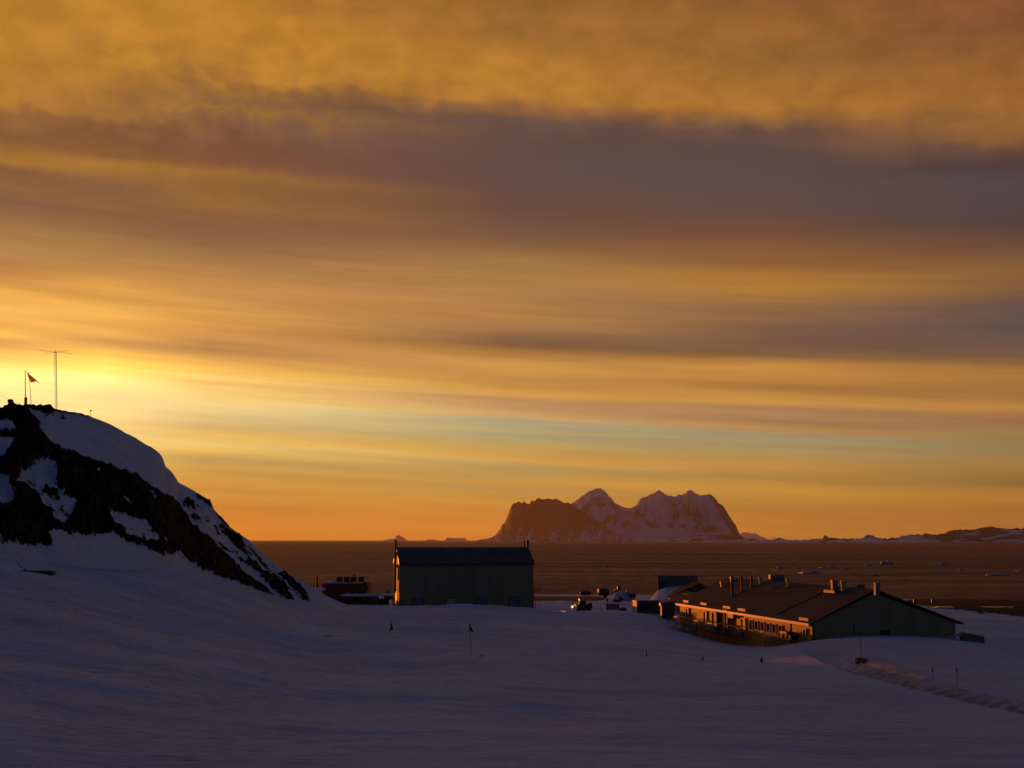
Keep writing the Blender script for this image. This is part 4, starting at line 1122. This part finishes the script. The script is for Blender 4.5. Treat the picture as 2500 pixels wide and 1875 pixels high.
# far wing roof of the long building with its own snow guard
q = P(1652, 1478, 245)
wg = thing('side_wing', (q.x, q.y, q.z - 1.5), 'small tan-roofed wing just beyond the far end of the orange wall', 'building', rzL)
b = MB(); b.prism([(0, 0), (0, 1.7), (3.6, 3.4), (3.6, 0)], 0, 7, axis='y'); b.build('wall', green_wall, wg)
b = MB(); b.prism([(-0.3, 1.62), (3.7, 3.5), (3.7, 3.65), (-0.3, 1.77)], -0.3, 7.2, axis='y'); b.build('roof', roof_dark, wg)
b = MB(); b.box((2.6, 3.2, 3.25), (0.06, 3.0, 0.3), rot=Matrix.Rotation(-0.45, 3, 'Y')); b.build('snow_guard', white_trim, wg)

# green container with a lit end, snow on its top
q = P(1556, 1492, 258); sc = 258 / F
rzc = R(8)
hut = thing('green_cabin', (q.x, q.y, q.z - 1.2), 'dark green cabin with a glowing orange end and snow along its flat top', 'cabin', rzc)
hc = (1492 - 1468) * sc + 1.2
LC, WC = 4.4, 3.6
b = MB(); b.box((LC / 2, WC / 2, hc / 2), (LC, WC, hc)); b.build('body', green_dark, hut)
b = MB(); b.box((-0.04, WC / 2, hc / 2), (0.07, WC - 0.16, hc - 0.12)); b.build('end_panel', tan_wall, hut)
b = MB(); b.box((-0.06, 0.05, hc / 2), (0.12, 0.12, hc)); b.box((-0.06, WC - 0.05, hc / 2), (0.12, 0.12, hc)); b.box((-0.06, WC / 2, hc - 0.05), (0.12, WC + 0.1, 0.12)); b.build('end_frame', white_trim, hut)
b = MB()
for k in range(7): b.lump((0.4 + 0.6 * k, 0.5 + 0.25 * (k % 3), hc + 0.04), (0.9, 0.9, 0.16 + 0.05 * (k % 2)), k, 0.4, 12, 7)
b.build('snow_cap', snow_cap_m, hut)
# arched hut next to it
q = P(1617, 1510, 243); sc = 243 / F
ah = thing('arched_hut', (q.x, q.y, q.z - 0.4), 'small dark hut with a rounded roof and a narrow sunlit end beside the green cabin', 'hut', R(8))
hh = (1510 - 1480) * sc + 0.4
b = MB(); b.box((1.1, 0.65, hh / 2), (2.2, 1.3, hh)); b.build('body', green_dark, ah)
arch = [(-0.08, hh)] + [(0.65 - 0.76 * math.cos(math.pi * k / 10), hh + 0.62 * math.sin(math.pi * k / 10)) for k in range(11)] + [(1.38, hh)]
b = MB(); b.prism(arch, -0.15, 2.3, axis='x'); b.build('roof', dark_metal, ah)
b = MB(); b.prism([(a_ * 0.94 + 0.04, z_ - 0.03) for a_, z_ in arch], -0.24, -0.155, axis='x'); b.build('arch_board', white_trim, ah)
b = MB(); b.box((-0.05, 0.35, hh / 2 - 0.05), (0.09, 0.55, hh - 0.1)); b.build('door', white_trim, ah)
b = MB(); b.box((-0.08, 0.35, 0.85), (0.08, 0.62, 0.10)); b.build('door_bar', dark_metal, ah)
q = P(1588, 1501, 252)
b = MB(); b.lump((0, 0, 0.1), (0.55, 0.5, 0.4), 4, 0.4); o = b.build('snow_block', snow_cap_m); o.location = q; tag(o, 'small sunlit lump of snow at the foot of the green cabin', 'snow block')

# ------------------------------------------------------------------ left: red plant building and neighbours
q = P(838, 1462, 330); sc = 330 / F
rb = thing('plant_building', (q.x, q.y, q.z), 'dark red plant building with four square fans on its roof beside the chimney', 'building', R(-3))
b = MB(); b.box((0, 4, (1462 - 1425) * sc / 2 - 0.6), (92 * sc, 8, (1462 - 1425) * sc + 1.2)); b.box((51.5 * sc, 3, (1462 - 1422.5) * sc / 2 - 0.6), (11 * sc, 6, (1462 - 1422.5) * sc + 1.2)); b.build('wall', rust_red, rb)
b = MB(); b.box((-41 * sc, 3.5, (1462 - 1428) * sc - 0.9), (24 * sc, 6, 2.2)); b.build('side_block', rust_red, rb)
b = MB(); b.box((-20 * sc, 4, (1462 - 1424) * sc), (54 * sc, 7.6, 0.25)); b.lump((-24 * sc, 3, (1462 - 1422) * sc), (22 * sc, 5, 0.5), 2, 0.3); b.build('roof_snow', snow_cap_m, rb)
for k, (x0, x1) in enumerate(((818, 832), (835.5, 850), (852, 866), (870.5, 885))):
    b = MB(); xm = ((x0 + x1) / 2 - 838) * sc
    b.box((xm, 2.2, (1462 - 1416) * sc), ((x1 - x0) * sc * 0.94, 1.3, 12 * sc)); fan = b.build('fan_unit', dark_metal, rb)
    for sx_ in (-1, 1):
        b = MB(); b.bar((xm + sx_ * 0.45, 2.2, (1462 - 1424) * sc), (xm + sx_ * 0.45, 2.2, (1462 - 1420) * sc), 0.1); b.build('stand', dark_metal, fan)
    b = MB(); b.cyl((xm, 2.2, (1462 - 1410.2) * sc), (xm, 2.2, (1462 - 1409.2) * sc), 0.5, n=14); b.build('fan_ring', dark_metal, fan)
b = MB(); b.cyl((24 * sc, 1.4, (1462 - 1420) * sc), (24 * sc, 1.4, (1462 - 1406) * sc), 0.12, n=8); b.lump((24 * sc, 1.4, (1462 - 1406) * sc), (0.4, 0.4, 0.4), 3, 0.1); b.build('vent_pipe', dark_metal, rb)
b = MB(); b.box((57.5 * sc, 0.5, (1462 - 1436) * sc), (4 * sc, 0.6, 9 * sc)); b.build('lamp_bracket', dark_metal, rb)
b = MB(); b.box((52 * sc, -0.1, (1462 - 1434) * sc), (4 * sc, 0.15, 0.12)); b.build('sign_plate', white_trim, rb)
q = P(773.5, 1436, 322); sc = 322 / F
ch = thing('chimney_stack', (q.x, q.y, q.z - 1), 'slim dark chimney with a thicker foot left of the red plant building', 'chimney')
b = MB(); b.cyl((0, 0, 0.6), (0, 0, (1436 - 1405.5) * sc + 1), 0.22, 0.20, n=12); b.build('pipe', rust_red, ch)
b = MB(); b.cyl((0, 0, -1), (0, 0, 2.0), 0.42, 0.30, n=12); b.build('base', dark_metal, ch)
b = MB(); b.lump((0.7, 0, 0.8), (2.4, 1.4, 1.0), 5, 0.3); b.build('snow_cap', snow_cap_m, ch)
# lower red store in front
q = P(873, 1484, 300); sc = 300 / F
st_ = thing('red_store', (q.x, q.y, q.z), 'low red-brown store with snow on its flat roof below the plant building', 'building', R(-4))
b = MB(); b.box((0, 3, 28 * sc / 2 - 1), (80 * sc, 6, 28 * sc + 2)); b.build('wall', rust_red, st_)
b = MB(); b.box((0, 3, 28.6 * sc), (82 * sc, 6.3, 0.16)); 
for k in range(8): b.lump((-3.2 + 0.95 * k, 1.0 + 0.9 * (k % 3), 29.5 * sc), (1.5, 1.9, 0.5 + 0.2 * (k % 2)), k + 3, 0.4, 12, 7)
b.build('roof_snow', snow_cap_m, st_)
for xw in (-1.4, 0.6):
    b = MB(); b.box((xw, -0.04, 18 * sc), (0.9, 0.08, 0.7)); b.build('window', glass_m, st_)
for k in range(7):
    pass
q = P(931, 1478, 305); sc = 305 / F
lo = thing('low_shelter', (q.x, q.y, q.z), 'snow-topped dark open shelter between the red store and the tall shed', 'shelter', R(2))
b = MB(); b.box((0.6, 3, 24 * sc), (58 * sc, 6, 0.35)); b.build('roof', snow_cap_m, lo)
b = MB(); b.box((1.9, 0.6, 18 * sc), (30 * sc, 1.0, 9 * sc)); b.build('front_panel', dark_metal, lo)
b = MB(); b.box((-0.6, 2.6, 8 * sc), (48 * sc, 2.5, 14 * sc)); b.build('back_wall', green_dark, lo)
for x_ in (-2.1, 0.2, 2.4):
    b = MB(); b.bar((x_, 0.3, -1), (x_, 0.3, 23 * sc), 0.16); b.build('post', dark_metal, lo)
q = P(946.5, 1447, 330); sc = 330 / F
vb = thing('vent_head', (q.x, q.y, q.z - 0.8), 'small dark square vent head on a stalk behind the snow-topped shelter', 'vent')
b = MB(); b.box((0, 0, 1.0), (5.5 * sc, 0.5, 6 * sc)); b.build('hood', dark_metal, vb); b = MB(); b.cyl((0, 0, -0.6), (0, 0, 0.8), 0.1, n=8); b.build('stalk', dark_metal, vb)

# ------------------------------------------------------------------ vehicles and gear on the flat
def gear(name, px, py, Y, label, cat, rz=0.0):
    q = P(px, py, Y)
    return thing(name, q, label, cat, rz), Y / F
g, sc = gear('snow_tractor', 1424, 1493.5, 262, 'dark tracked snow vehicle with a sunlit plough blade on the flat', 'snow vehicle', R(4))
b = MB(); b.prism([(-1.3, 0.62), (-1.35, 1.05), (-0.75, 1.35), (0.9, 1.30), (1.55, 1.0), (1.45, 0.62)], -0.75, 0.75); b.build('body', dark_metal, g, 0.05)
b = MB(); b.prism([(-0.85, 1.3), (-0.55, 2.05), (0.35, 2.15), (0.55, 1.3)], -0.62, 0.62); cab = b.build('cab', black_m, g, 0.05)
b = MB(); b.prism([(-0.80, 1.38), (-0.56, 1.98), (-0.60, 2.0), (-0.86, 1.38)], -0.5, 0.5); b.build('windscreen', glass_m, cab)
for sg in (-1, 1):
    tr = [(-1.35, 0.34), (-1.1, 0.02), (1.2, 0.02), (1.5, 0.34), (1.25, 0.66), (-1.1, 0.66)]
    b = MB(); b.prism(tr, sg * 0.95 - 0.28, sg * 0.95 + 0.28); tk = b.build('track', black_m, g)
    b = MB()
    for k in range(4): b.cyl((-0.95 + 0.66 * k, sg * 0.95 - 0.31, 0.34), (-0.95 + 0.66 * k, sg * 0.95 + 0.31, 0.34), 0.24, n=12)
    b.build('road_wheel', dark_metal, tk)
b = MB()
pts = [(-1.95, 0.45), (-2.05, 0.75), (-1.98, 1.05), (-1.80, 1.15)]
b.prism(pts + [(a_ + 0.07, z_) for a_, z_ in reversed(pts)], -1.1, 1.1); b.build('plough_blade', steel, g)
for y_ in (-0.4, 0.4):
    b = MB(); b.bar((-1.3, y_, 0.8), (-1.95, y_, 0.75), 0.12); b.build('blade_arm', dark_metal, g)
for y_ in (-0.55, 0.55):
    b = MB(); b.cyl((-0.62, y_, 2.18), (-0.76, y_, 2.2), 0.13, n=10); b.build('headlight', steel, g)
b = MB(); b.box((-1.42, 0, 1.25), (0.25, 0.9, 0.14)); b.build('front_rail', steel, g)
b = MB(); b.box((1.15, 0, 1.15), (1.0, 1.3, 0.85), taper=0.85); b.build('cargo_box', black_m, g)

g, sc = gear('fuel_bladder', 1429, 1453, 390, 'long low black covered load on the edge of the gravel strip', 'load')
b = MB(); b.lump((0, 0, 0.55), (26 * sc, 1.8, 10 * sc), 5, 0.10, 22, 12, 0.45); b.build('cover', tarp_m, g)
b = MB(); b.box((0, 0, 0.08), (24 * sc, 1.7, 0.16)); b.build('pallet', timber, g)
b = MB(); b.bar((-18 * sc, 0, 0.2), (-19 * sc, 0, 1.15), 0.1); b.build('peg', dark_metal, g)

g, sc = gear('fuel_tank', 1474, 1454, 380, 'dark tank trailer with a blazing sunlit end on the gravel strip', 'tank', R(0))
b = MB(); b.cyl((-12.5 * sc, 0, 0.95), (12.5 * sc, 0, 0.95), 0.82, n=20); b.build('barrel', dark_metal, g)
b = MB(); b.box((0, 0, 0.16), (24 * sc, 1.2, 0.24)); b.box((0.3, 0, -0.3), (8 * sc, 1.0, 0.9)); b.build('chassis', black_m, g)
b = MB(); b.cyl((2 * sc, 0, 1.7), (2 * sc, 0, 1.98), 0.25, n=10); b.build('filler_cap', dark_metal, g)
hv = (sun_dir + Vector((-g.location.x, -g.location.y, -g.location.z)).normalized()).normalized()
b = MB(); b.box((-13.8 * sc, -0.3, 0.95), (0.30, 0.05, 1.7), rot=Vector((hv.x, hv.y, 0.0)).to_track_quat('Y', 'Z').to_matrix()); b.build('mirror_panel', principled('polished_metal', (0.85, 0.82, 0.78), 0.16, 0.05, metallic=1.0), g)
g, sc = gear('red_tractor', 1510, 1452, 370, 'bright red tractor with a narrow cab behind the snow heap', 'tractor')
b = MB(); b.box((0, 0, 0.85), (19 * sc, 1.4, 1.1)); b.build('body', red_m, g, 0.06)
b = MB(); b.box((0.2, 0, 1.75), (10 * sc, 1.2, 0.85), taper=0.85); b.build('cab', red_m, g, 0.05)
b = MB(); b.box((0.2, 0, 2.2), (8.6 * sc, 1.1, 0.08)); b.build('cab_roof', white_trim, g)
for x_ in (-0.65, 0.65):
    for y_ in (-0.75, 0.75):
        b = MB(); b.cyl((x_, y_ - 0.15, 0.42), (x_, y_ + 0.15, 0.42), 0.42, n=14); b.build('wheel', black_m, g)
g, sc = gear('dark_trailer', 1541, 1461, 350, 'dark trailer with an upright lifting post at the edge of the sea', 'trailer')
b = MB(); b.prism([(-0.6, 0.5), (-0.8, 1.35), (1.15, 1.05), (1.05, 0.15), (0.0, 0.15)], -0.7, 0.7); b.build('tray', rust_red, g)
b = MB(); b.bar((-1.05, 0, 0.4), (-0.95, 0, 2.5), 0.34, 0.3); b.bar((-0.9, 0, 2.3), (-0.3, 0, 1.5), 0.1); b.build('lifting_post', green_dark, g)
b = MB(); b.tube([(-0.3, 0, 1.35), (0.2, 0, 1.75), (0.7, 0, 1.55), (0.95, 0, 1.45)], 0.06); b.build('rail', dark_metal, g)
for x_ in (-0.2, 0.6):
    b = MB(); b.cyl((x_, -0.85, 0.3), (x_, 0.85, 0.3), 0.3, n=12); b.build('wheel', black_m, g)
g, sc = gear('covered_sledge', 1509, 1470, 315, 'dark tarpaulin-covered sledge load below the snow heap', 'sledge', R(10))
b = MB(); b.lump((0.4, 0, 0.62), (17 * sc, 1.4, 11 * sc), 7, 0.35); b.build('cover', tarp_m, g)
b = MB(); b.lump((-0.55, 0, 0.28), (15 * sc, 1.1, 7 * sc), 9, 0.35); b.build('cover', tarp_m, g)
for y_ in (-0.3, 0.3):
    b = MB(); b.box((0, y_, 0.04), (24 * sc, 0.1, 0.08)); b.build('runner', timber, g)
b = MB(); b.lump((-0.5, 0, 0.8), (18 * sc, 1.5, 5 * sc), 11, 0.5); b.build('snow_cap', snow_cap_m, g)
g, sc = gear('slatted_crate', 1496, 1490.5, 270, 'grey slatted crate left of the dark bundle', 'crate', R(-8))
b = MB(); wd, dp, ht = 30 * sc, 1.2, 17 * sc
for sx_ in (-1, 1):
    for sy_ in (-1, 1): b.bar((sx_ * wd / 2, sy_ * dp / 2, -0.1), (sx_ * wd / 2, sy_ * dp / 2, ht), 0.09)
b.build('frame', pipe_m, g)
b = MB()
for k in range(7): b.box((-wd / 2 + wd * (k + 0.5) / 7, -dp / 2, ht / 2), (wd / 7 * 0.7, 0.04, ht * 0.9)); b.box((-wd / 2 + wd * (k + 0.5) / 7, dp / 2, ht / 2), (wd / 7 * 0.7, 0.04, ht * 0.9))
b.build('slats', principled('grey_slats', (0.16, 0.12, 0.13), 0.7), g)
b = MB(); b.box((0, 0, 0.02), (wd * 1.1, dp, 0.14)); b.build('base', dark_metal, g)
g, sc = gear('tarp_bundle', 1521, 1492, 266, 'round black tarpaulin bundle lying right of the slatted crate', 'bundle')
b = MB(); b.lump((0, 0, 0.30), (18 * sc, 1.0, 10 * sc), 21, 0.22); b.build('cover', tarp_m, g)
b = MB(); b.tube([(-0.5, -0.3, 0.2), (-0.2, -0.42, 0.5), (0.2, -0.42, 0.52), (0.5, -0.3, 0.25)], 0.02); b.build('rope', timber, g)
g, sc = gear('marker_drum', 1482, 1469, 320, 'small upright dark drum on the snow above the slatted crate', 'drum')
b = MB(); b.cyl((0, 0, -0.1), (0, 0, 0.8), 0.20, n=14); b.cyl((0, 0, 0.36), (0, 0, 0.41), 0.22, n=14); b.build('barrel', dark_metal, g)
# heap of cleared snow beside the tractor
q = P(1524, 1458, 355)
b = MB(); b.lump((0, 0, 0.2), (5.2, 4.0, 3.2), 14, 0.22, 24, 14); o = b.build('snow_heap', snow_cap_m); o.location = q; tag(o, 'blue-grey heap of cleared snow between the red tractor and the dark trailer', 'snow heap')

for px, lab in ((2233, 'dark stubby marker post on the gravel nearest the long roof'), (2277, 'dark stubby marker post farther right on the gravel')):
    g, sc = gear('marker_post', px, 1474, 440, lab, 'post'); g['group'] = 'marker posts on the gravel'
    b = MB(); b.box((0, 0, 0.45), (6 * sc, 0.5, 1.9), taper=0.85); b.build('block', dark_metal, g)
    b = MB(); b.box((0, 0, 1.44), (5.4 * sc, 0.45, 0.08)); b.build('cap', pipe_m, g)

# half-buried container beside the gable
q = P(2352, 1566, 165); sc = 165 / F
tb = thing('buried_container', (q.x, q.y, q.z), 'half-buried olive box with a tan sloping lid at the right foot of the gable', 'container', R(-12))
b = MB(); b.prism([(-0.2, -0.9), (-0.3, 0.75), (0.3, 0.95), (2.35, 0.55), (2.35, -0.9)], 0, 1.6, axis='y'); b.build('body', principled('olive_paint', (0.11, 0.115, 0.08), 0.7, 0.2), tb)
b = MB(); b.prism([(-2.1, 0.42), (-1.2, 0.55), (0.2, 1.02), (0.3, 0.92), (-1.2, 0.42), (-2.1, 0.32)], 0.1, 1.9, axis='y'); b.build('lid', principled('tan_canvas', (0.32, 0.25, 0.18), 0.8, 0.2), tb)
b = MB(); b.bar((-1.9, 0.3, 0.35), (-1.9, 0.3, -0.6), 0.1); b.build('prop', timber, tb)

# ------------------------------------------------------------------ flags
def flag(px, pole_top, pole_bot, Y, tri, mat, label, lean=0.0, name='marker_flag'):
    """cane with a triangular pennant; tri = pixel outline of the cloth"""
    base = find_ground(px, pole_bot); Y = base.y
    t = thing(name, base, label, 'flag', group='marker flags on the snow')
    top = P(px + lean, pole_top, Y) - base
    b = MB(); b.tube([(0, 0, -0.6), (top.x * 0.5, 0.0, top.z * 0.5), (top.x, top.y, top.z)], 0.016, 6); b.build('pole', bamboo, t)
    pts = [P(a_, c_, Y) - base for a_, c_ in tri]
    # cloth: rippled sheet with a little thickness between the corners
    n = 8
    A0, B0, C0 = pts[0], pts[1], pts[2]
    vs = []; fs = []
    for side in (-1, 1):
        for i in range(n + 1):
            for j in range(n + 1):
                e0 = A0.lerp(B0, i / n); p = e0.lerp(C0.lerp(B0.lerp(C0, 0.35), i / n * 0.35), j / n)
                vs.append((p.x, p.y + 0.05 * math.sin(j * 0.9 + i * 0.4) * j / n + side * 0.004, p.z))
    m_ = (n + 1) * (n + 1)
    for s_ in (0, m_):
        for i in range(n):
            for j in range(n):
                k = s_ + i * (n + 1) + j; fs.append((k, k + 1, k + n + 2, k + n + 1))
    b = MB(); b.add(vs, fs, True); b.build('cloth', mat, t)
    return t
flag(949, 1514, 1550, 107, [(956, 1519), (952, 1541), (960, 1537)], flag_black, 'leaning black flag drooping on its cane in front of the tall shed', 7)
flag(1152, 1519, 1598, 89, [(1144.5, 1519), (1146, 1541), (1157, 1544)], flag_black, 'tallest flag, a black pennant on a long thin cane in the snow', -7)
flag(1578, 1588, 1606, 100, [(1577.5, 1590), (1577, 1603), (1580.5, 1601)], flag_black, 'furled black flag, leftmost of the three low flags before the orange wall', 0)
flag(1715, 1598, 1614, 98, [(1716.5, 1599), (1713, 1613), (1718, 1610)], flag_red, 'dull red furled flag, middle of the three low flags', 1)
flag(1858, 1603, 1620, 96, [(1862, 1603), (1854, 1612), (1862.5, 1620)], flag_blue, 'dark blue flag, broadest and rightmost of the three low flags', 2)
flag(2103, 1562, 1608, 118, [(2093, 1563), (2098, 1570), (2104, 1576)], flag_blue, 'blue flag flying above the red boxes near the gable', -2)
flag(2278, 1627, 1656, 108, [(2276, 1629), (2274, 1638), (2279, 1638)], flag_black, 'thin dark flag, left one of the pair beyond the ploughed road', -2)
flag(2337, 1629, 1672, 100, [(2336, 1630), (2333, 1635), (2337.5, 1645)], flag_black, 'thin dark flag on a tall cane, right one of the pair beyond the ploughed road', -1)
# red boxes
q = find_ground(2099, 1620); sc = q.y / F
rbx = thing('red_box', (q.x, q.y, q.z), 'larger red box standing on the snow under the blue flag', 'box', R(4), 'red boxes under the blue flag')
b = MB(); b.box((0, 0, 0.20), (18 * sc, 0.45, 0.44)); b.build('body', red_m, rbx, 0.02)
b = MB(); b.box((0, 0, 0.435), (18.6 * sc, 0.47, 0.04)); b.build('lid', red_m, rbx)
q = find_ground(2112, 1620.5)
rbx2 = thing('red_box', (q.x, q.y, q.z), 'smaller red box at the right end of the larger red box', 'box', R(-10), 'red boxes under the blue flag')
b = MB(); b.box((0, 0, 0.17), (10 * sc, 0.4, 0.40)); b.build('body', red_m, rbx2, 0.02)
b = MB(); b.box((0, 0, 0.385), (10.5 * sc, 0.42, 0.04)); b.build('lid', red_m, rbx2)

# ------------------------------------------------------------------ things on the hill and the left snow
def hill_point(px, off=0.0):
    i = int(np.argmin(np.abs(S - px)))
    j = int(np.argmin(np.abs(T - 1.0)))
    return Vector((xx[j, i], yy[j, i], zz[j, i] + off))
def up_to(px, py, base):
    return P(px, py, base.y)
h = hill_point(57)
fp = thing('flagpole', h, 'flagpole with a brown drooping flag on the rocky summit', 'flagpole')
tp = up_to(61.5, 904, h) - h
b = MB(); b.cyl((0, 0, -0.5), tp, 0.055, 0.04, n=10); b.build('pole', bamboo, fp)
b = MB(); b.box((0, 0, 0.25), (0.26, 0.26, 0.95)); b.build('post_base', timber, fp)
corners = [up_to(x_, y_, h) - h for x_, y_ in ((64, 907), (75, 934), (88, 931), (100, 938))]
vs = []; fs = []; n = 10
rowsf = [[corners[0].lerp(corners[1], j / n) for j in range(n + 1)], [corners[0].lerp(corners[2], j / n) for j in range(n + 1)], [corners[0].lerp(corners[3], j / n) + Vector((0, 0.06, 0)) for j in range(n + 1)]]
for sd in (-0.01, 0.01):
    for rI, row in enumerate(rowsf):
        for j, p in enumerate(row): vs.append((p.x, p.y + sd + 0.12 * math.sin(j * 0.8 + rI * 1.7), p.z))
m_ = 3 * (n + 1)
for s_ in (0, m_):
    for rI in range(2):
        for j in range(n):
            k = s_ + rI * (n + 1) + j; fs.append((k, k + 1, k + n + 2, k + n + 1))
cloth_m = principled('thin_brown_flag_cloth', (0.42, 0.20, 0.09), 0.85, 0.15)
cn = NT(cloth_m.node_tree); cb = cloth_m.node_tree.nodes['Principled BSDF']
tr_ = cn.new('ShaderNodeBsdfTranslucent'); tr_.inputs[0].default_value = (0.75, 0.36, 0.14, 1)
mx = cn.new('ShaderNodeMixShader'); mx.inputs[0].default_value = 0.65
cn.put(mx.inputs[1], cb.outputs[0]); cn.put(mx.inputs[2], tr_.outputs[0]); cn.put(cloth_m.node_tree.nodes['Material Output'].inputs[0], mx.outputs[0])
b = MB(); b.add(vs[:m_], fs[:len(fs) // 2], True); b.build('flag', cloth_m, fp)
h = hill_point(72)
pl = thing('bare_pole', h, 'thin bare pole close to the right of the flagpole on the summit', 'pole')
b = MB(); b.cyl((0, 0, -0.5), up_to(70.5, 908, h) - h, 0.035, 0.025, n=8); b.build('pole', bamboo, pl)
b = MB(); q = up_to(70.5, 909, h) - h; b.lump((q.x, q.y, q.z), (0.12, 0.12, 0.12), 3, 0.1, 10, 6); b.build('finial', bamboo, pl)
h = hill_point(133)
mb_ = thing('lattice_mast', h, 'tall lattice radio mast with a flat cross-shaped aerial on top of the hill', 'mast')
tp = up_to(136, 860, h) - h
b = MB()
legs = [(-0.13, -0.08), (0.13, -0.08), (0, 0.14)]
for lx, ly in legs: b.cyl((lx, ly, -0.4), (tp.x + lx, tp.y + ly, tp.z), 0.013, n=6)
b.build('lattice_leg', steel, mb_)
b = MB()
N = 26
for k in range(N):
    a0 = k / N; a1 = (k + 1) / N
    for i in range(3):
        l0 = legs[i]; l1 = legs[(i + 1) % 3]
        b.cyl((tp.x * a0 + l0[0], l0[1], tp.z * a0), (tp.x * a1 + l1[0], l1[1], tp.z * a1), 0.009, n=5)
        b.cyl((tp.x * a1 + l0[0], l0[1], tp.z * a1), (tp.x * a1 + l1[0], l1[1], tp.z * a1), 0.010, n=5)
b.build('bracing', steel, mb_)
b = MB()
b.cyl((tp.x, tp.y, tp.z - 0.1), (tp.x, tp.y, tp.z + 0.25), 0.03, n=8)
for x0, y0, x1, y1 in ((99, 857.5, 173, 861.5), (103, 861.5, 170, 858)):
    p0 = up_to(x0, y0, h) - h; p1 = up_to(x1, y1, h) - h
    b.cyl((p0.x, p0.y - (0.9 if y0 < 860 else -0.9), p0.z), (p1.x, p1.y + (0.9 if y0 < 860 else -0.9), p1.z), 0.016, n=6)
b.build('aerial', dark_metal, mb_)
h = hill_point(217)
sp = thing('survey_post', h, 'short post with a round box on top, alone on the snowy shoulder of the hill', 'post')
b = MB(); b.cyl((0, 0, -0.4), (0.02, 0, 0.62), 0.02, n=6); b.build('stalk', dark_metal, sp)
b = MB(); b.box((0.03, 0, 0.70), (0.24, 0.2, 0.13), taper=0.8); b.build('head', dark_metal, sp)
h = hill_point(50)
wv = [up_to(x_, y_, h) for x_, y_ in ((50, 987), (35, 979), (15, 971), (0, 964), (-40, 945))]
b = MB(); b.tube(wv, 0.012, 5); o = b.build('guy_wire', dark_metal); tag(o, 'thin guy wire slanting up to the left from the summit rocks', 'wire')
q = hill_point(20); b = MB(); b.lump((0, 0, 0.02), (0.62, 0.5, 0.5), 16, 0.4, 16, 10, 0.35)
o = b.build('boulder', principled('dark_boulder', (0.035, 0.027, 0.024), 0.9, 0.4, 2.0, 0.7, 5.0)); o.location = q; tag(o, 'blocky dark boulder on the summit at the left of the flagpole', 'boulder')
# sledge lying on the left snow with its pole
q = P(90, 1404, 93); sc = 93 / F
sl_ = thing('upturned_sledge', (q.x, q.y, q.z), 'dark tapered upturned sledge half sunk in the snow on the left', 'sledge')
V = []
for k in range(13):
    a_ = k / 12; x_ = (-40 + 82 * a_) * sc; hgt = (2.2 + 12 * a_ ** 1.7) * sc * (1 if k < 12 else 0.6); zt = (1404 - 1393) * sc - (0.5 * a_) * sc
    V.append([(x_, 0.28 * math.cos(t_) * (0.3 + a_), zt - hgt / 2 + hgt / 2 * math.sin(t_)) for t_ in np.linspace(0, 2 * math.pi, 12, endpoint=False)])
hull = grid_object('hull', np.array(V), principled('dark_canvas', (0.016, 0.015, 0.022), 0.8, 0.3, 4.0), wrap=True); hull.parent = sl_
b = MB(); b.lump((41 * sc, 0, 5.5 * sc), (2.5 * sc, 0.5, 11 * sc), 3, 0.1, 12, 8); b.build('end_cap', dark_metal, sl_)
b = MB(); b.cyl((-31 * sc, 0, 9 * sc), (-50 * sc, 0, 33 * sc), 0.022, 0.014, n=6); b.lump((-28 * sc, 0, 13 * sc), (5 * sc, 0.1, 6 * sc), 4, 0.3, 10, 7); b.build('pole', bamboo, sl_)
# two bits of cane lying on the snow
for px, py, Y, ln, lab in ((801, 1555, 112, 16, 'broken dark cane lying on the snow left of the drooping flag'), (1174, 1604, 87, 18, 'short dark stick lying on the snow at the foot of the tallest flag')):
    p = find_ground(px, py); sc = p.y / F
    b = MB(); b.cyl((-ln / 2 * sc, 0, 0.05), (ln / 2 * sc, 0.2, 0.03), 0.022, 0.012, n=6); b.cyl((ln * 0.1 * sc, 0.1, 0.05), (ln * 0.42 * sc, 0.3, 0.10), 0.03, 0.01, n=6)
    if px < 900: b.cyl((-25 * sc, 0, -0.1), (-25.5 * sc, 0, 0.25), 0.012, n=6)
    o = b.build('fallen_cane', bamboo); o.location = (p.x, p.y, ground_z(p.x, p.y)); tag(o, lab, 'cane')

# ------------------------------------------------------------------ evening haze over the water
HAZE = 1.9e-5
hz = MB(); hz.box((0, 0, (SEA - 1 + 900) / 2), (98000, 98000, 900 - SEA + 1))
hm = bpy.data.materials.new('evening_air'); hm.use_nodes = True
hm.node_tree.nodes.clear()
hn = NT(hm.node_tree)
pv = hn.new('ShaderNodeVolumePrincipled')
pv.inputs['Color'].default_value = (0.92, 0.90, 0.88, 1)
pv.inputs['Density'].default_value = HAZE
pv.inputs['Anisotropy'].default_value = 0.35
mo = hn.new('ShaderNodeOutputMaterial'); hn.put(mo.inputs['Volume'], pv.outputs[0])
tag(hz.build('haze', hm), kind='stuff')
